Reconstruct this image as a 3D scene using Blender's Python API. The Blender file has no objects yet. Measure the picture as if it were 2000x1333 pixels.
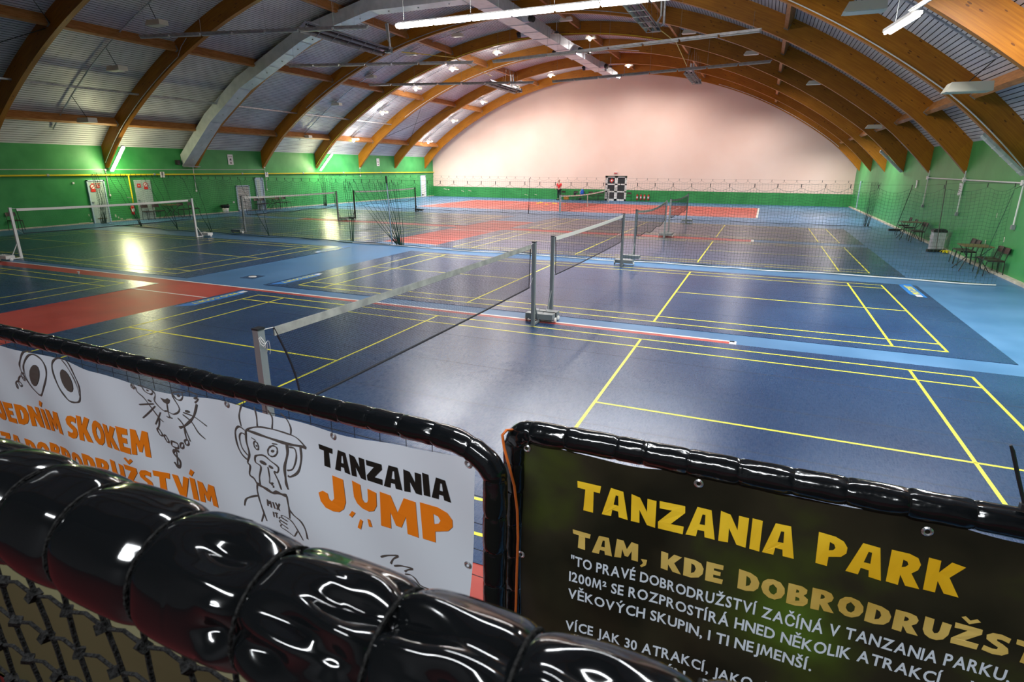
import bpy, bmesh, math, random
from mathutils import Vector, Matrix, Euler
random.seed(7)
C = bpy.context.scene.collection
PI = math.pi
sc = bpy.context.scene

# ------------------------------------------------------------------ camera
CAM = Vector((3.64, -6.585, 2.819))
yaw, pit, rol = math.radians(-22.818), math.radians(-16.761), math.radians(0.327)
cf = Vector((math.sin(yaw) * math.cos(pit), math.cos(yaw) * math.cos(pit), math.sin(pit)))
cr = Vector((math.cos(yaw), -math.sin(yaw), 0))
cu = cr.cross(cf)
R = cr * math.cos(rol) + cu * math.sin(rol)
U = -cr * math.sin(rol) + cu * math.cos(rol)
cam = bpy.data.objects.new('camera', bpy.data.cameras.new('camera'))
cam.data.sensor_width = 36
cam.data.lens = 1125.37 / 2000 * 36
cam.data.clip_start = 0.05
cam.data.clip_end = 200
cam.data.dof.use_dof = True
cam.data.dof.focus_distance = 7.0
cam.data.dof.aperture_fstop = 13
cam.matrix_world = Matrix(((R.x, U.x, -cf.x, CAM.x), (R.y, U.y, -cf.y, CAM.y), (R.z, U.z, -cf.z, CAM.z), (0, 0, 0, 1)))
C.objects.link(cam)
sc.camera = cam

# ------------------------------------------------------------------ world, exposure
w = bpy.data.worlds.new('world')
sc.world = w
w.use_nodes = True
w.node_tree.nodes['Background'].inputs[0].default_value = (0.02, 0.025, 0.03, 1)
w.node_tree.nodes['Background'].inputs[1].default_value = 0.3
sc.view_settings.view_transform = 'Standard'
sc.view_settings.look = 'None'
sc.view_settings.gamma = 1
sc.view_settings.use_curve_mapping = False
sc.view_settings.exposure = 0.1
sc.cycles.max_bounces = 7
sc.cycles.diffuse_bounces = 4
sc.cycles.glossy_bounces = 3
sc.cycles.transmission_bounces = 3
sc.cycles.transparent_max_bounces = 6
sc.cycles.sample_clamp_indirect = 6
sc.cycles.use_denoising = True

# ------------------------------------------------------------------ lights (lamps of the hall, plus fill added out of view)
def lamp(name, kind, loc, power, col=(1, 0.95, 0.88), size=0.2, sy=None, rot=(0, 0, 0), spot=None):
    d = bpy.data.lights.new(name, kind)
    d.energy = power
    d.color = col
    if kind == 'AREA':
        d.shape = 'RECTANGLE' if sy else 'SQUARE'
        d.size = size
        if sy: d.size_y = sy
    elif kind == 'SPOT':
        d.spot_size = spot or 2.4
        d.spot_blend = 1.0
        d.shadow_soft_size = size
    else:
        d.shadow_soft_size = size
    o = bpy.data.objects.new(name, d)
    o.location = loc
    o.rotation_euler = rot
    C.objects.link(o)
    return o
XC = -8.64            # ridge of the vault
ZC = -17.4
def arc(th, r, y):    # th in degrees from the vertical
    t = math.radians(th)
    return Vector((XC + r * math.sin(t), y, ZC + r * math.cos(t)))
WARM = (1, 0.93, 0.84)
# lit fluorescent row over the middle, flood lamps of two far bays, wall tubes, added fill out of view
lamp('tube_row_light', 'AREA', (-3.1, 12.0, 7.36), 1450, (1, .97, .93), 11.4, 0.25, (0, 0, math.radians(-1.5)))
lamp('tube_row_uplight', 'AREA', (-3.1, 12.0, 7.62), 260, WARM, 11.4, 0.15, (PI, 0, math.radians(-1.5)))
LIT32 = [2.7, -10.3, -17.3, -23.8, -30.6, -37.4]
LIT10 = [3.1, -10, -16.6, -23.2, -29.9, -36.4]
for t in LIT32 + [10.5, 24.0, 36.0]:
    lamp('flood_light', 'SPOT', arc(t, 27.6, 31.6), 1150, (1, 0.93, 0.86), 0.12, spot=2.95)
    if t < 0: lamp('flood_spill', 'POINT', arc(t, 27.4, 31.6), 75, (1, 0.93, 0.86), 0.12)
for t in LIT10 + [10.5, 24.0, 36.0]:
    lamp('flood_light', 'SPOT', arc(t, 27.6, 42.0), 1150, (1, 0.88, 0.8), 0.12, spot=2.95)
    if t < 0: lamp('flood_spill', 'POINT', arc(t, 27.4, 42.0), 62, (1, 0.88, 0.8), 0.12)
for y in (13.62, 29.15):
    for k in (-.45, 0, .45):
        lamp('wall_tube_light', 'POINT', (-26.2 + k, y, 3.02 + k), 42 if y < 20 else 32, (1, 0.97, 0.55), 0.1)
lamp('near_tube_light', 'AREA', (6.9, 5.0, 6.2), 1300, (1, .97, .93), 1.4, 0.25)
lamp('rear_fill_light', 'AREA', (4.0, -3.0, 7.4), 640, (.93, .97, 1), 6.0, 0.3)  # added fill areas out of view, no lamp rows stand here
lamp('rear_fill_light', 'AREA', (-12, -2.0, 8.6), 30, (.93, .97, 1), 6.0, 0.3)
lamp('rear_fill_light', 'AREA', (3.0, -9.0, 5.5), 310, (.93, .97, 1), 3.0, 0.3)  # unseen fill, added to brighten the banners

# ------------------------------------------------------------------ materials
def mat(name, col, rough=0.5, metal=0.0, spec=0.5, build=None, emit=None, coat=0):
    m = bpy.data.materials.new(name)
    m.use_nodes = True
    nt = m.node_tree
    b = nt.nodes['Principled BSDF']
    b.inputs['Base Color'].default_value = (*col, 1)
    b.inputs['Roughness'].default_value = rough
    b.inputs['Metallic'].default_value = metal
    b.inputs['Specular IOR Level'].default_value = spec
    if coat:
        b.inputs['Coat Weight'].default_value = coat
        b.inputs['Coat Roughness'].default_value = 0.06
    if emit:
        b.inputs['Emission Color'].default_value = (*emit[0], 1)
        b.inputs['Emission Strength'].default_value = emit[1]
    if build: build(nt, b)
    return m
def nd(nt, typ, **kw):
    n = nt.nodes.new(typ)
    for k, v in kw.items():
        if k in n.inputs: n.inputs[k].default_value = v
        else: setattr(n, k, v)
    return n
def noisy(c1, c2, scale=4, detail=4, vec='Object', stretch=(1, 1, 1), bump=0, r=None, lo=0.35, hi=0.65):
    def f(nt, b):
        tc = nd(nt, 'ShaderNodeTexCoord'); mp = nd(nt, 'ShaderNodeMapping')
        mp.inputs['Scale'].default_value = stretch
        nt.links.new(tc.outputs[vec], mp.inputs[0])
        n = nd(nt, 'ShaderNodeTexNoise', Scale=scale, Detail=detail)
        nt.links.new(mp.outputs[0], n.inputs['Vector'])
        cr_ = nd(nt, 'ShaderNodeValToRGB')
        cr_.color_ramp.elements[0].position = lo; cr_.color_ramp.elements[1].position = hi
        cr_.color_ramp.elements[0].color = (*c1, 1); cr_.color_ramp.elements[1].color = (*c2, 1)
        nt.links.new(n.outputs[0], cr_.inputs[0])
        nt.links.new(cr_.outputs[0], b.inputs['Base Color'])
        if bump:
            bp = nd(nt, 'ShaderNodeBump', Strength=bump, Distance=0.01)
            nt.links.new(n.outputs[0], bp.inputs['Height']); nt.links.new(bp.outputs[0], b.inputs['Normal'])
        if r:
            mr = nd(nt, 'ShaderNodeMapRange'); mr.inputs[3].default_value = r[0]; mr.inputs[4].default_value = r[1]
            nt.links.new(n.outputs[0], mr.inputs[0]); nt.links.new(mr.outputs[0], b.inputs['Roughness'])
    return f
def wood(nt, b):
    uv = nd(nt, 'ShaderNodeUVMap'); 
    mp = nd(nt, 'ShaderNodeMapping'); mp.inputs['Scale'].default_value = (1.2, 22, 1)
    nt.links.new(uv.outputs[0], mp.inputs[0])
    n = nd(nt, 'ShaderNodeTexNoise', Scale=1.0, Detail=5)
    nt.links.new(mp.outputs[0], n.inputs['Vector'])
    n2 = nd(nt, 'ShaderNodeTexNoise', Scale=0.9, Detail=2)
    nt.links.new(uv.outputs[0], n2.inputs['Vector'])
    r1 = nd(nt, 'ShaderNodeValToRGB')
    r1.color_ramp.elements[0].position = 0.3; r1.color_ramp.elements[0].color = (0.27, 0.088, 0.005, 1)
    r1.color_ramp.elements[1].position = 0.7; r1.color_ramp.elements[1].color = (0.5, 0.2, 0.011, 1)
    mx = nd(nt, 'ShaderNodeMath', operation='MULTIPLY_ADD'); mx.inputs[1].default_value = 0.6
    nt.links.new(n.outputs[0], mx.inputs[0])
    m2 = nd(nt, 'ShaderNodeMath', operation='MULTIPLY'); m2.inputs[1].default_value = 0.4
    nt.links.new(n2.outputs[0], m2.inputs[0]); nt.links.new(m2.outputs[0], mx.inputs[2])
    nt.links.new(mx.outputs[0], r1.inputs[0])
    # lamella joints along the beam
    sx = nd(nt, 'ShaderNodeSeparateXYZ'); nt.links.new(uv.outputs[0], sx.inputs[0])
    fr = nd(nt, 'ShaderNodeMath', operation='FRACT'); ml = nd(nt, 'ShaderNodeMath', operation='MULTIPLY'); ml.inputs[1].default_value = 25
    nt.links.new(sx.outputs[1], ml.inputs[0]); nt.links.new(ml.outputs[0], fr.inputs[0])
    ls = nd(nt, 'ShaderNodeMath', operation='LESS_THAN'); ls.inputs[1].default_value = 0.1
    nt.links.new(fr.outputs[0], ls.inputs[0])
    # knots
    vp = nd(nt, 'ShaderNodeMapping'); vp.inputs['Scale'].default_value = (2.6, 7.5, 1)
    nt.links.new(uv.outputs[0], vp.inputs[0])
    vo = nd(nt, 'ShaderNodeTexVoronoi', Scale=1.0); nt.links.new(vp.outputs[0], vo.inputs['Vector'])
    kn = nd(nt, 'ShaderNodeMath', operation='LESS_THAN'); kn.inputs[1].default_value = 0.13
    nt.links.new(vo.outputs['Distance'], kn.inputs[0])
    mA = nd(nt, 'ShaderNodeMix', data_type='RGBA'); mA.inputs[7].default_value = (0.2, 0.07, 0.012, 1)
    nt.links.new(r1.outputs[0], mA.inputs[6])
    hf = nd(nt, 'ShaderNodeMath', operation='MULTIPLY'); hf.inputs[1].default_value = 0.45
    nt.links.new(ls.outputs[0], hf.inputs[0]); nt.links.new(hf.outputs[0], mA.inputs[0])
    mB = nd(nt, 'ShaderNodeMix', data_type='RGBA'); mB.inputs[7].default_value = (0.09, 0.025, 0.006, 1)
    nt.links.new(mA.outputs[2], mB.inputs[6])
    h2 = nd(nt, 'ShaderNodeMath', operation='MULTIPLY'); h2.inputs[1].default_value = 0.8
    nt.links.new(kn.outputs[0], h2.inputs[0]); nt.links.new(h2.outputs[0], mB.inputs[0])
    nt.links.new(mB.outputs[2], b.inputs['Base Color'])
def court(nt, b):
    tc = nd(nt, 'ShaderNodeTexCoord')
    n = nd(nt, 'ShaderNodeTexNoise', Scale=0.6, Detail=6); nt.links.new(tc.outputs['Object'], n.inputs['Vector'])
    r1 = nd(nt, 'ShaderNodeValToRGB')
    r1.color_ramp.elements[0].position = 0.35; r1.color_ramp.elements[0].color = (0.013, 0.043, 0.12, 1)
    r1.color_ramp.elements[1].position = 0.7; r1.color_ramp.elements[1].color = (0.024, 0.068, 0.165, 1)
    nt.links.new(n.outputs[0], r1.inputs[0])
    # shoe scuffs: thin bright streaks
    mp = nd(nt, 'ShaderNodeMapping'); mp.inputs['Scale'].default_value = (5, 42, 1); mp.inputs['Rotation'].default_value = (0, 0, 0.5)
    nt.links.new(tc.outputs['Object'], mp.inputs[0])
    s = nd(nt, 'ShaderNodeTexNoise', Scale=2.0, Detail=8, Roughness=0.75); nt.links.new(mp.outputs[0], s.inputs['Vector'])
    mp2 = nd(nt, 'ShaderNodeMapping'); mp2.inputs['Scale'].default_value = (40, 5, 1); mp2.inputs['Rotation'].default_value = (0, 0, -0.9)
    nt.links.new(tc.outputs['Object'], mp2.inputs[0])
    s2 = nd(nt, 'ShaderNodeTexNoise', Scale=2.0, Detail=8, Roughness=0.75); nt.links.new(mp2.outputs[0], s2.inputs['Vector'])
    mxx = nd(nt, 'ShaderNodeMath', operation='MAXIMUM'); nt.links.new(s.outputs[0], mxx.inputs[0]); nt.links.new(s2.outputs[0], mxx.inputs[1])
    r2 = nd(nt, 'ShaderNodeMapRange'); r2.inputs[1].default_value = 0.57; r2.inputs[2].default_value = 0.76
    nt.links.new(mxx.outputs[0], r2.inputs[0])
    mm = nd(nt, 'ShaderNodeMath', operation='MULTIPLY'); mm.inputs[1].default_value = 0.4; nt.links.new(r2.outputs[0], mm.inputs[0])
    mA = nd(nt, 'ShaderNodeMix', data_type='RGBA'); mA.inputs[7].default_value = (0.2, 0.24, 0.3, 1)
    nt.links.new(r1.outputs[0], mA.inputs[6]); nt.links.new(mm.outputs[0], mA.inputs[0])
    nt.links.new(mA.outputs[2], b.inputs['Base Color'])
    rr = nd(nt, 'ShaderNodeMapRange'); rr.inputs[3].default_value = 0.25; rr.inputs[4].default_value = 0.33
    nt.links.new(mxx.outputs[0], rr.inputs[0]); rr.inputs[1].default_value = 0.4; rr.inputs[2].default_value = 0.75
    nt.links.new(rr.outputs[0], b.inputs['Roughness'])
def foil(nt, b):
    tc = nd(nt, 'ShaderNodeTexCoord')
    n = nd(nt, 'ShaderNodeTexNoise', Scale=16, Detail=3); nt.links.new(tc.outputs['Object'], n.inputs['Vector'])
    bp = nd(nt, 'ShaderNodeBump', Strength=0.35, Distance=0.012); nt.links.new(n.outputs[0], bp.inputs['Height']); nt.links.new(bp.outputs[0], b.inputs['Normal'])
def darkprint(nt, b):
    tc = nd(nt, 'ShaderNodeTexCoord')
    v = nd(nt, 'ShaderNodeTexNoise', Scale=2.2, Detail=5); nt.links.new(tc.outputs['Object'], v.inputs['Vector'])
    r1 = nd(nt, 'ShaderNodeValToRGB'); e = r1.color_ramp.elements
    e[0].position = 0.35; e[0].color = (0.01, 0.01, 0.006, 1)
    e[1].position = 0.72; e[1].color = (0.07, 0.12, 0.014, 1)
    x = e.new(0.5); x.color = (0.025, 0.022, 0.012, 1)
    x = e.new(0.6); x.color = (0.04, 0.05, 0.01, 1)
    nt.links.new(v.outputs[0], r1.inputs[0]); nt.links.new(r1.outputs[0], b.inputs['Base Color'])

M = {}
M['wood'] = mat('glulam_wood', (0.4, 0.17, 0.03), 0.45, spec=0.35, build=wood)
M['purlin'] = mat('purlin_wood', (0.42, 0.19, 0.06), 0.5, spec=0.3, build=noisy((0.33, 0.13, 0.03), (0.5, 0.22, 0.07), 3, 4, stretch=(8, 1, 8)))
M['sheet'] = mat('white_roof_sheet', (0.62, 0.62, 0.66), 0.45, spec=0.4, build=noisy((0.55, 0.55, 0.59), (0.68, 0.68, 0.72), 0.8, 3))
M['groove'] = mat('dark_groove', (0.03, 0.03, 0.035), 0.7)
M['green'] = mat('green_wall_paint', (0.05, 0.34, 0.08), 0.42, spec=0.4, build=noisy((0.034, 0.265, 0.07), (0.055, 0.33, 0.095), 1.1, 5, bump=0.15))
M['pink'] = mat('pale_pink_wall_paint', (0.88, 0.69, 0.61), 0.6, spec=0.3, build=noisy((0.86, 0.66, 0.575), (0.9, 0.72, 0.64), 0.35, 4))
M['grey_wall'] = mat('grey_rear_wall', (0.12, 0.12, 0.13), 0.7)
M['blue'] = mat('blue_floor', (0.1, 0.3, 0.62), 0.4, spec=0.4, build=noisy((0.055, 0.155, 0.31), (0.085, 0.205, 0.385), 0.8, 7, r=(0.32, 0.5)))
M['red'] = mat('red_floor', (0.5, 0.07, 0.05), 0.45, spec=0.4, build=noisy((0.4, 0.05, 0.04), (0.52, 0.085, 0.065), 1.2, 6, r=(0.35, 0.55)))
M['mat'] = mat('navy_court_mat', (0.02, 0.07, 0.22), 0.28, spec=0.55, build=court)
M['yline'] = mat('yellow_line', (0.85, 0.8, 0.06), 0.4)
M['wline'] = mat('white_line', (0.85, 0.82, 0.78), 0.45)
M['lblue'] = mat('print_blue', (0.03, 0.2, 0.6), 0.4)
M['metal'] = mat('grey_painted_steel', (0.27, 0.3, 0.31), 0.4, metal=0.3)
M['galv'] = mat('galvanised_steel', (0.5, 0.52, 0.55), 0.38, metal=0.55, build=noisy((0.42, 0.44, 0.47), (0.58, 0.6, 0.63), 7, 3))
M['duct'] = mat('duct_sheet_metal', (0.6, 0.64, 0.7), 0.42, metal=0.25, build=noisy((0.54, 0.58, 0.64), (0.66, 0.69, 0.75), 3, 3))
M['black'] = mat('black_plastic', (0.015, 0.015, 0.017), 0.45)
M['bsteel'] = mat('black_steel', (0.02, 0.018, 0.018), 0.4)
M['tape'] = mat('white_tape', (0.72, 0.72, 0.68), 0.6)
M['oldtape'] = mat('grey_tape', (0.36, 0.37, 0.34), 0.8, build=noisy((0.28, 0.29, 0.27), (0.45, 0.46, 0.42), 6, 4))
M['netb'] = mat('black_net_cord', (0.012, 0.013, 0.02), 0.7)
M['netg'] = mat('green_net_cord', (0.02, 0.07, 0.045), 0.7)
M['white'] = mat('white_paint', (0.75, 0.75, 0.73), 0.45)
M['cream'] = mat('cream_case', (0.72, 0.7, 0.6), 0.45)
M['glow'] = mat('lit_tube', (1, 1, 1), 0.4, emit=((1, 0.95, 0.88), 22))
M['glowy'] = mat('lit_wall_tube', (1, 1, 0.7), 0.4, emit=((1, 0.98, 0.55), 110))
M['hid'] = mat('lit_lamp', (1, 1, 1), 0.4, emit=((1, 0.93, 0.88), 40))
M['dull'] = mat('unlit_diffuser', (0.62, 0.63, 0.6), 0.3)
M['yellow'] = mat('yellow_pipe_paint', (0.75, 0.6, 0.02), 0.35)
M['redp'] = mat('red_enamel', (0.55, 0.02, 0.015), 0.3)
M['doorw'] = mat('pale_door', (0.42, 0.53, 0.5), 0.5, build=noisy((0.38, 0.5, 0.47), (0.45, 0.56, 0.53), 2, 3))
M['frame'] = mat('pale_blue_frame', (0.42, 0.55, 0.68), 0.45)
M['glass'] = mat('dark_glass', (0.05, 0.055, 0.06), 0.15)
M['foil'] = mat('black_glossy_vinyl', (0.004, 0.005, 0.006), 0.13, spec=0.55, build=foil)
M['foil2'] = mat('black_glossy_vinyl_smooth', (0.003, 0.0035, 0.004), 0.09, spec=0.5)
M['rope'] = mat('black_rope', (0.012, 0.012, 0.012), 0.9, spec=0.1, build=noisy((0.003, 0.003, 0.003), (0.016, 0.016, 0.016), 260, 2, bump=0.5))
M['banner'] = mat('white_banner_vinyl', (0.62, 0.65, 0.72), 0.5, spec=0.3)
M['bannerd'] = mat('dark_banner_print', (0.02, 0.02, 0.01), 0.38, spec=0.35, build=darkprint)
M['orange'] = mat('orange_print', (0.78, 0.19, 0.005), 0.5)
M['inkblack'] = mat('black_print', (0.008, 0.007, 0.006), 0.5)
M['inkgrey'] = mat('grey_brown_print', (0.085, 0.07, 0.065), 0.5)
M['gold'] = mat('gold_print', (0.72, 0.42, 0.015), 0.45, build=noisy((0.75, 0.42, 0.01), (0.95, 0.62, 0.03), 5, 2))
M['gold2'] = mat('pale_gold_print', (0.6, 0.4, 0.09), 0.45, build=noisy((0.5, 0.32, 0.06), (0.68, 0.48, 0.13), 5, 2))
M['wprint'] = mat('white_print', (0.62, 0.68, 0.76), 0.5)
M['ocable'] = mat('orange_cable', (0.75, 0.16, 0.02), 0.4)
M['beige'] = mat('beige_board', (0.065, 0.058, 0.024), 0.6)
M['redmat'] = mat('red_padding', (0.07, 0.004, 0.005), 0.5)
M['skin'] = mat('skin', (0.6, 0.33, 0.24), 0.55)
M['shirt'] = mat('red_shirt', (0.8, 0.03, 0.04), 0.7)
M['trouser'] = mat('dark_trousers', (0.015, 0.02, 0.025), 0.8)
M['hair'] = mat('brown_hair', (0.1, 0.05, 0.025), 0.7)
M['bluebag'] = mat('blue_fabric', (0.02, 0.12, 0.6), 0.6)
M['ydisc'] = mat('yellow_rubber', (0.9, 0.6, 0.02), 0.5)
M['brown'] = mat('brown_table_top', (0.16, 0.11, 0.045), 0.45)
M['seat'] = mat('dark_brown_plastic', (0.035, 0.02, 0.016), 0.4)
M['bag'] = mat('black_bin_bag', (0.01, 0.01, 0.01), 0.3)
M['ycloth'] = mat('yellow_cloth', (0.75, 0.65, 0.01), 0.8)
M['concrete'] = mat('pale_kerb', (0.5, 0.47, 0.38), 0.7, build=noisy((0.42, 0.4, 0.32), (0.6, 0.56, 0.46), 4, 5))
M['paper'] = mat('white_paper', (0.8, 0.8, 0.8), 0.7)
M['signred'] = mat('red_sign', (0.65, 0.03, 0.02), 0.5)
M['flake'] = mat('bare_plaster', (0.62, 0.62, 0.5), 0.8)
M['ball'] = mat('orange_plastic', (0.6, 0.28, 0.03), 0.5)
M['silver'] = mat('bright_ring', (0.7, 0.7, 0.72), 0.25, metal=0.9)

# ------------------------------------------------------------------ mesh builder
class MB:
    def __init__(s): s.v = []; s.f = []; s.m = []; s.uv = None
    def quad(s, pts, mi=0):
        b = len(s.v); s.v += [tuple(p) for p in pts]; s.f.append(tuple(range(b, b + len(pts)))); s.m.append(mi); return s
    def box(s, x0, x1, y0, y1, z0, z1, mi=0, mtx=None):
        P = [Vector((x, y, z)) for z in (z0, z1) for y in (y0, y1) for x in (x0, x1)]
        if mtx: P = [mtx @ p for p in P]
        b = len(s.v); s.v += [tuple(p) for p in P]
        for f in ((0, 2, 3, 1), (4, 5, 7, 6), (0, 1, 5, 4), (2, 6, 7, 3), (0, 4, 6, 2), (1, 3, 7, 5)):
            s.f.append(tuple(b + i for i in f)); s.m.append(mi)
        return s
    def cbox(s, c, sx, sy, sz, mi=0, rot=None):
        m = Matrix.Translation(Vector(c)) @ (Euler(rot).to_matrix().to_4x4() if rot else Matrix())
        return s.box(-sx / 2, sx / 2, -sy / 2, sy / 2, -sz / 2, sz / 2, mi, m)
    def tube(s, pts, r, n=8, mi=0, cap=True, rz=None):
        pts = [Vector(p) for p in pts]
        if len(pts) < 2: return s
        b = len(s.v); k = len(pts)
        rr = r if isinstance(r, (list, tuple)) else [r] * k
        d0 = (pts[1] - pts[0]).normalized()
        up = Vector((0, 0, 1)) if abs(d0.z) < 0.9 else Vector((1, 0, 0))
        a = d0.cross(up).normalized()
        for i in range(k):
            d = (pts[min(i + 1, k - 1)] - pts[max(i - 1, 0)]).normalized()
            a = (a - d * a.dot(d)).normalized(); c = d.cross(a)
            for j in range(n):
                t = 2 * PI * (j + 0.5) / n
                s.v.append(tuple(pts[i] + a * (rr[i] * math.cos(t)) + c * (rr[i] * math.sin(t))))
        for i in range(k - 1):
            for j in range(n):
                q = b + i * n + j; q2 = b + i * n + (j + 1) % n
                s.f.append((q, q2, q2 + n, q + n)); s.m.append(mi)
        if cap:
            s.f.append(tuple(b + j for j in range(n))[::-1]); s.m.append(mi)
            s.f.append(tuple(b + (k - 1) * n + j for j in range(n))); s.m.append(mi)
        return s
    def lathe(s, prof, n=16, mi=0, c=(0, 0, 0), sx=1, sy=1, cap=True):
        b = len(s.v); c = Vector(c)
        for r, z in prof:
            for j in range(n):
                t = 2 * PI * j / n
                s.v.append((c.x + r * math.cos(t) * sx, c.y + r * math.sin(t) * sy, c.z + z))
        for i in range(len(prof) - 1):
            for j in range(n):
                q = b + i * n + j; q2 = b + i * n + (j + 1) % n
                s.f.append((q, q2, q2 + n, q + n)); s.m.append(mi)
        if cap:
            s.f.append(tuple(b + j for j in range(n))[::-1]); s.m.append(mi)
            s.f.append(tuple(b + (len(prof) - 1) * n + j for j in range(n))); s.m.append(mi)
        return s
    def mesh(s, name, mats, smooth=False):
        me = bpy.data.meshes.new(name)
        me.from_pydata(s.v, [], s.f)
        if not isinstance(mats, (list, tuple)): mats = [mats]
        for m in mats: me.materials.append(m if not isinstance(m, str) else M[m])
        if any(s.m): me.polygons.foreach_set('material_index', s.m)
        if smooth: me.polygons.foreach_set('use_smooth', [True] * len(me.polygons))
        me.update()
        return me
    def build(s, name, mats, parent=None, smooth=False, **kw):
        return link(name, s.mesh(name, mats, smooth), parent, **kw)
def link(name, me, parent=None, loc=None, rot=None, **kw):
    o = bpy.data.objects.new(name, me); C.objects.link(o)
    if parent: o.parent = parent
    if loc is not None: o.location = loc
    if rot is not None: o.rotation_euler = rot
    for k, v in kw.items(): o[k] = v
    return o
def thing(name, label, cat, loc=(0, 0, 0), rz=0, group=None):
    o = link(name, None, None, loc, (0, 0, rz)); o['label'] = label; o['category'] = cat
    if group: o['group'] = group
    return o
def tag(o, label, cat, group=None):
    o['label'] = label; o['category'] = cat
    if group: o['group'] = group
    return o
def struct(o): o['kind'] = 'structure'; return o
def dup(root, loc, rz=None, label=None, group=None):
    def cp(o, par):
        c = o.copy(); C.objects.link(c)
        if par: c.parent = par
        for ch in [x for x in KIDS.get(o.name, [])]: KIDS.setdefault(c.name, []).append(cp(ch, c))
        return c
    index_kids(root)
    r = cp(root, None); r.location = loc
    if rz is not None: r.rotation_euler = (0, 0, rz)
    if label: r['label'] = label
    if group: r['group'] = group
    return r
KIDS = {}
def index_kids(o):
    if o.name in KIDS: return
    KIDS[o.name] = list(o.children)
    for c in KIDS[o.name]: index_kids(c)

# ================================================================== HALL
XL, XR, YB, YF = -27.33, 10.05, 46.2, -12.0
RI, RO = 27.66, 28.36
SP = 5.176
ARCH_Y = [44.705 - SP * i for i in range(11)]
def floor_rect(mb, x0, x1, y0, y1, z, mi=0):
    return mb.quad([(x0, y0, z), (x1, y0, z), (x1, y1, z), (x0, y1, z)], mi)
floor = struct(MB().box(XL - 0.3, XR + 0.3, YF - 0.3, YB + 0.3, -0.25, 0).build('floor', 'blue'))
# old tennis courts painted on the floor, part of the floor
TENNIS = [(-7.63, 3.55), (12.5, 23.05), (31.4, 41.3)]
for y0, y1 in TENNIS:
    MB().box(-20.2, 3.49, y0, y1, -0.002, 0.002).build('painted_court', 'red', floor)
    l = MB()
    for a, b, c, d in ((-20.2, 3.49, y0, y0 + .06), (-20.2, 3.49, y1 - .06, y1), (-20.2, -20.12, y0, y1), (3.41, 3.52, y0, y1),
                       (-20.2, 3.49, y0 + 1.37, y0 + 1.42), (-20.2, 3.49, y1 - 1.42 + .2, y1 - 1.37 + .2), (-14.8, -2.0, (y0 + y1) / 2 - .03, (y0 + y1) / 2 + .03),
                       (-14.85, -14.8, y0 + 1.4, y1 - 1.4), (-2.05, -2.0, y0 + 1.4, y1 - 1.4)):
        floor_rect(l, a, b, c, d, 0.004)
    l.build('court_line', 'wline', floor)
# walls
zj = 3.74
wl = struct(MB().box(XL - 0.3, XL, YF, YB, 0, zj + 0.3).build('wall_left', 'green'))
wr = struct(MB().box(XR, XR + 0.3, YF, YB, 0, zj + 0.3).build('wall_right', 'green'))
def gable(y, th, zlo):
    mb = MB(); n = 40; P = []
    for i in range(n + 1):
        x = XL + (XR - XL) * i / n; d = abs(x - XC)
        P.append((x, ZC + math.sqrt((RO + 0.1) ** 2 - d * d)))
    for i in range(n):
        (xa, za), (xb, zb) = P[i], P[i + 1]
        mb.quad([(xa, y, zlo), (xb, y, zlo), (xb, y, zb), (xa, y, za)])
        mb.quad([(xa, y + th, zlo), (xb, y + th, zlo), (xb, y + th, zb), (xa, y + th, za)])
    return mb
# back wall with the door recess
DX0, DX1, DZ = -9.56, -7.6, 2.16
mb = MB(); n = 60
xs = sorted(set([XL + (XR - XL) * i / n for i in range(n + 1)] + [DX0, DX1]))
for xa, xb in zip(xs[:-1], xs[1:]):
    za = ZC + math.sqrt((RO + .1) ** 2 - (xa - XC) ** 2); zb = ZC + math.sqrt((RO + .1) ** 2 - (xb - XC) ** 2)
    dr = xa >= DX0 - 1e-6 and xb <= DX1 + 1e-6
    zlo = DZ if dr else 0.97
    mb.quad([(xa, YB, zlo), (xb, YB, zlo), (xb, YB, zb), (xa, YB, za)], 1)
    if not dr: mb.quad([(xa, YB, 0), (xb, YB, 0), (xb, YB, .97), (xa, YB, .97)], 0)
mb.quad([(DX0, YB, 0), (DX0, YB + .25, 0), (DX0, YB + .25, DZ), (DX0, YB, DZ)], 1)
mb.quad([(DX1, YB, 0), (DX1, YB + .25, 0), (DX1, YB + .25, DZ), (DX1, YB, DZ)], 1)
mb.quad([(DX0, YB, DZ), (DX1, YB, DZ), (DX1, YB + .25, DZ), (DX0, YB + .25, DZ)], 1)
mb.quad([(XL, YB + .3, 0), (XR, YB + .3, 0), (XR, YB + .3, 11), (XL, YB + .3, 11)], 0)
wb = struct(mb.build('wall_back', ['green', 'pink']))
wf = struct(gable(YF, -0.2, 0).build('wall_front', 'grey_wall'))
struct(MB().box(XR - .13, XR, YF, YB, 0, .07).build('baseboard_right', 'concrete'))
struct(MB().box(XL, XL + .03, YF, YB, 0, .06).build('baseboard_left', 'concrete'))
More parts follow.
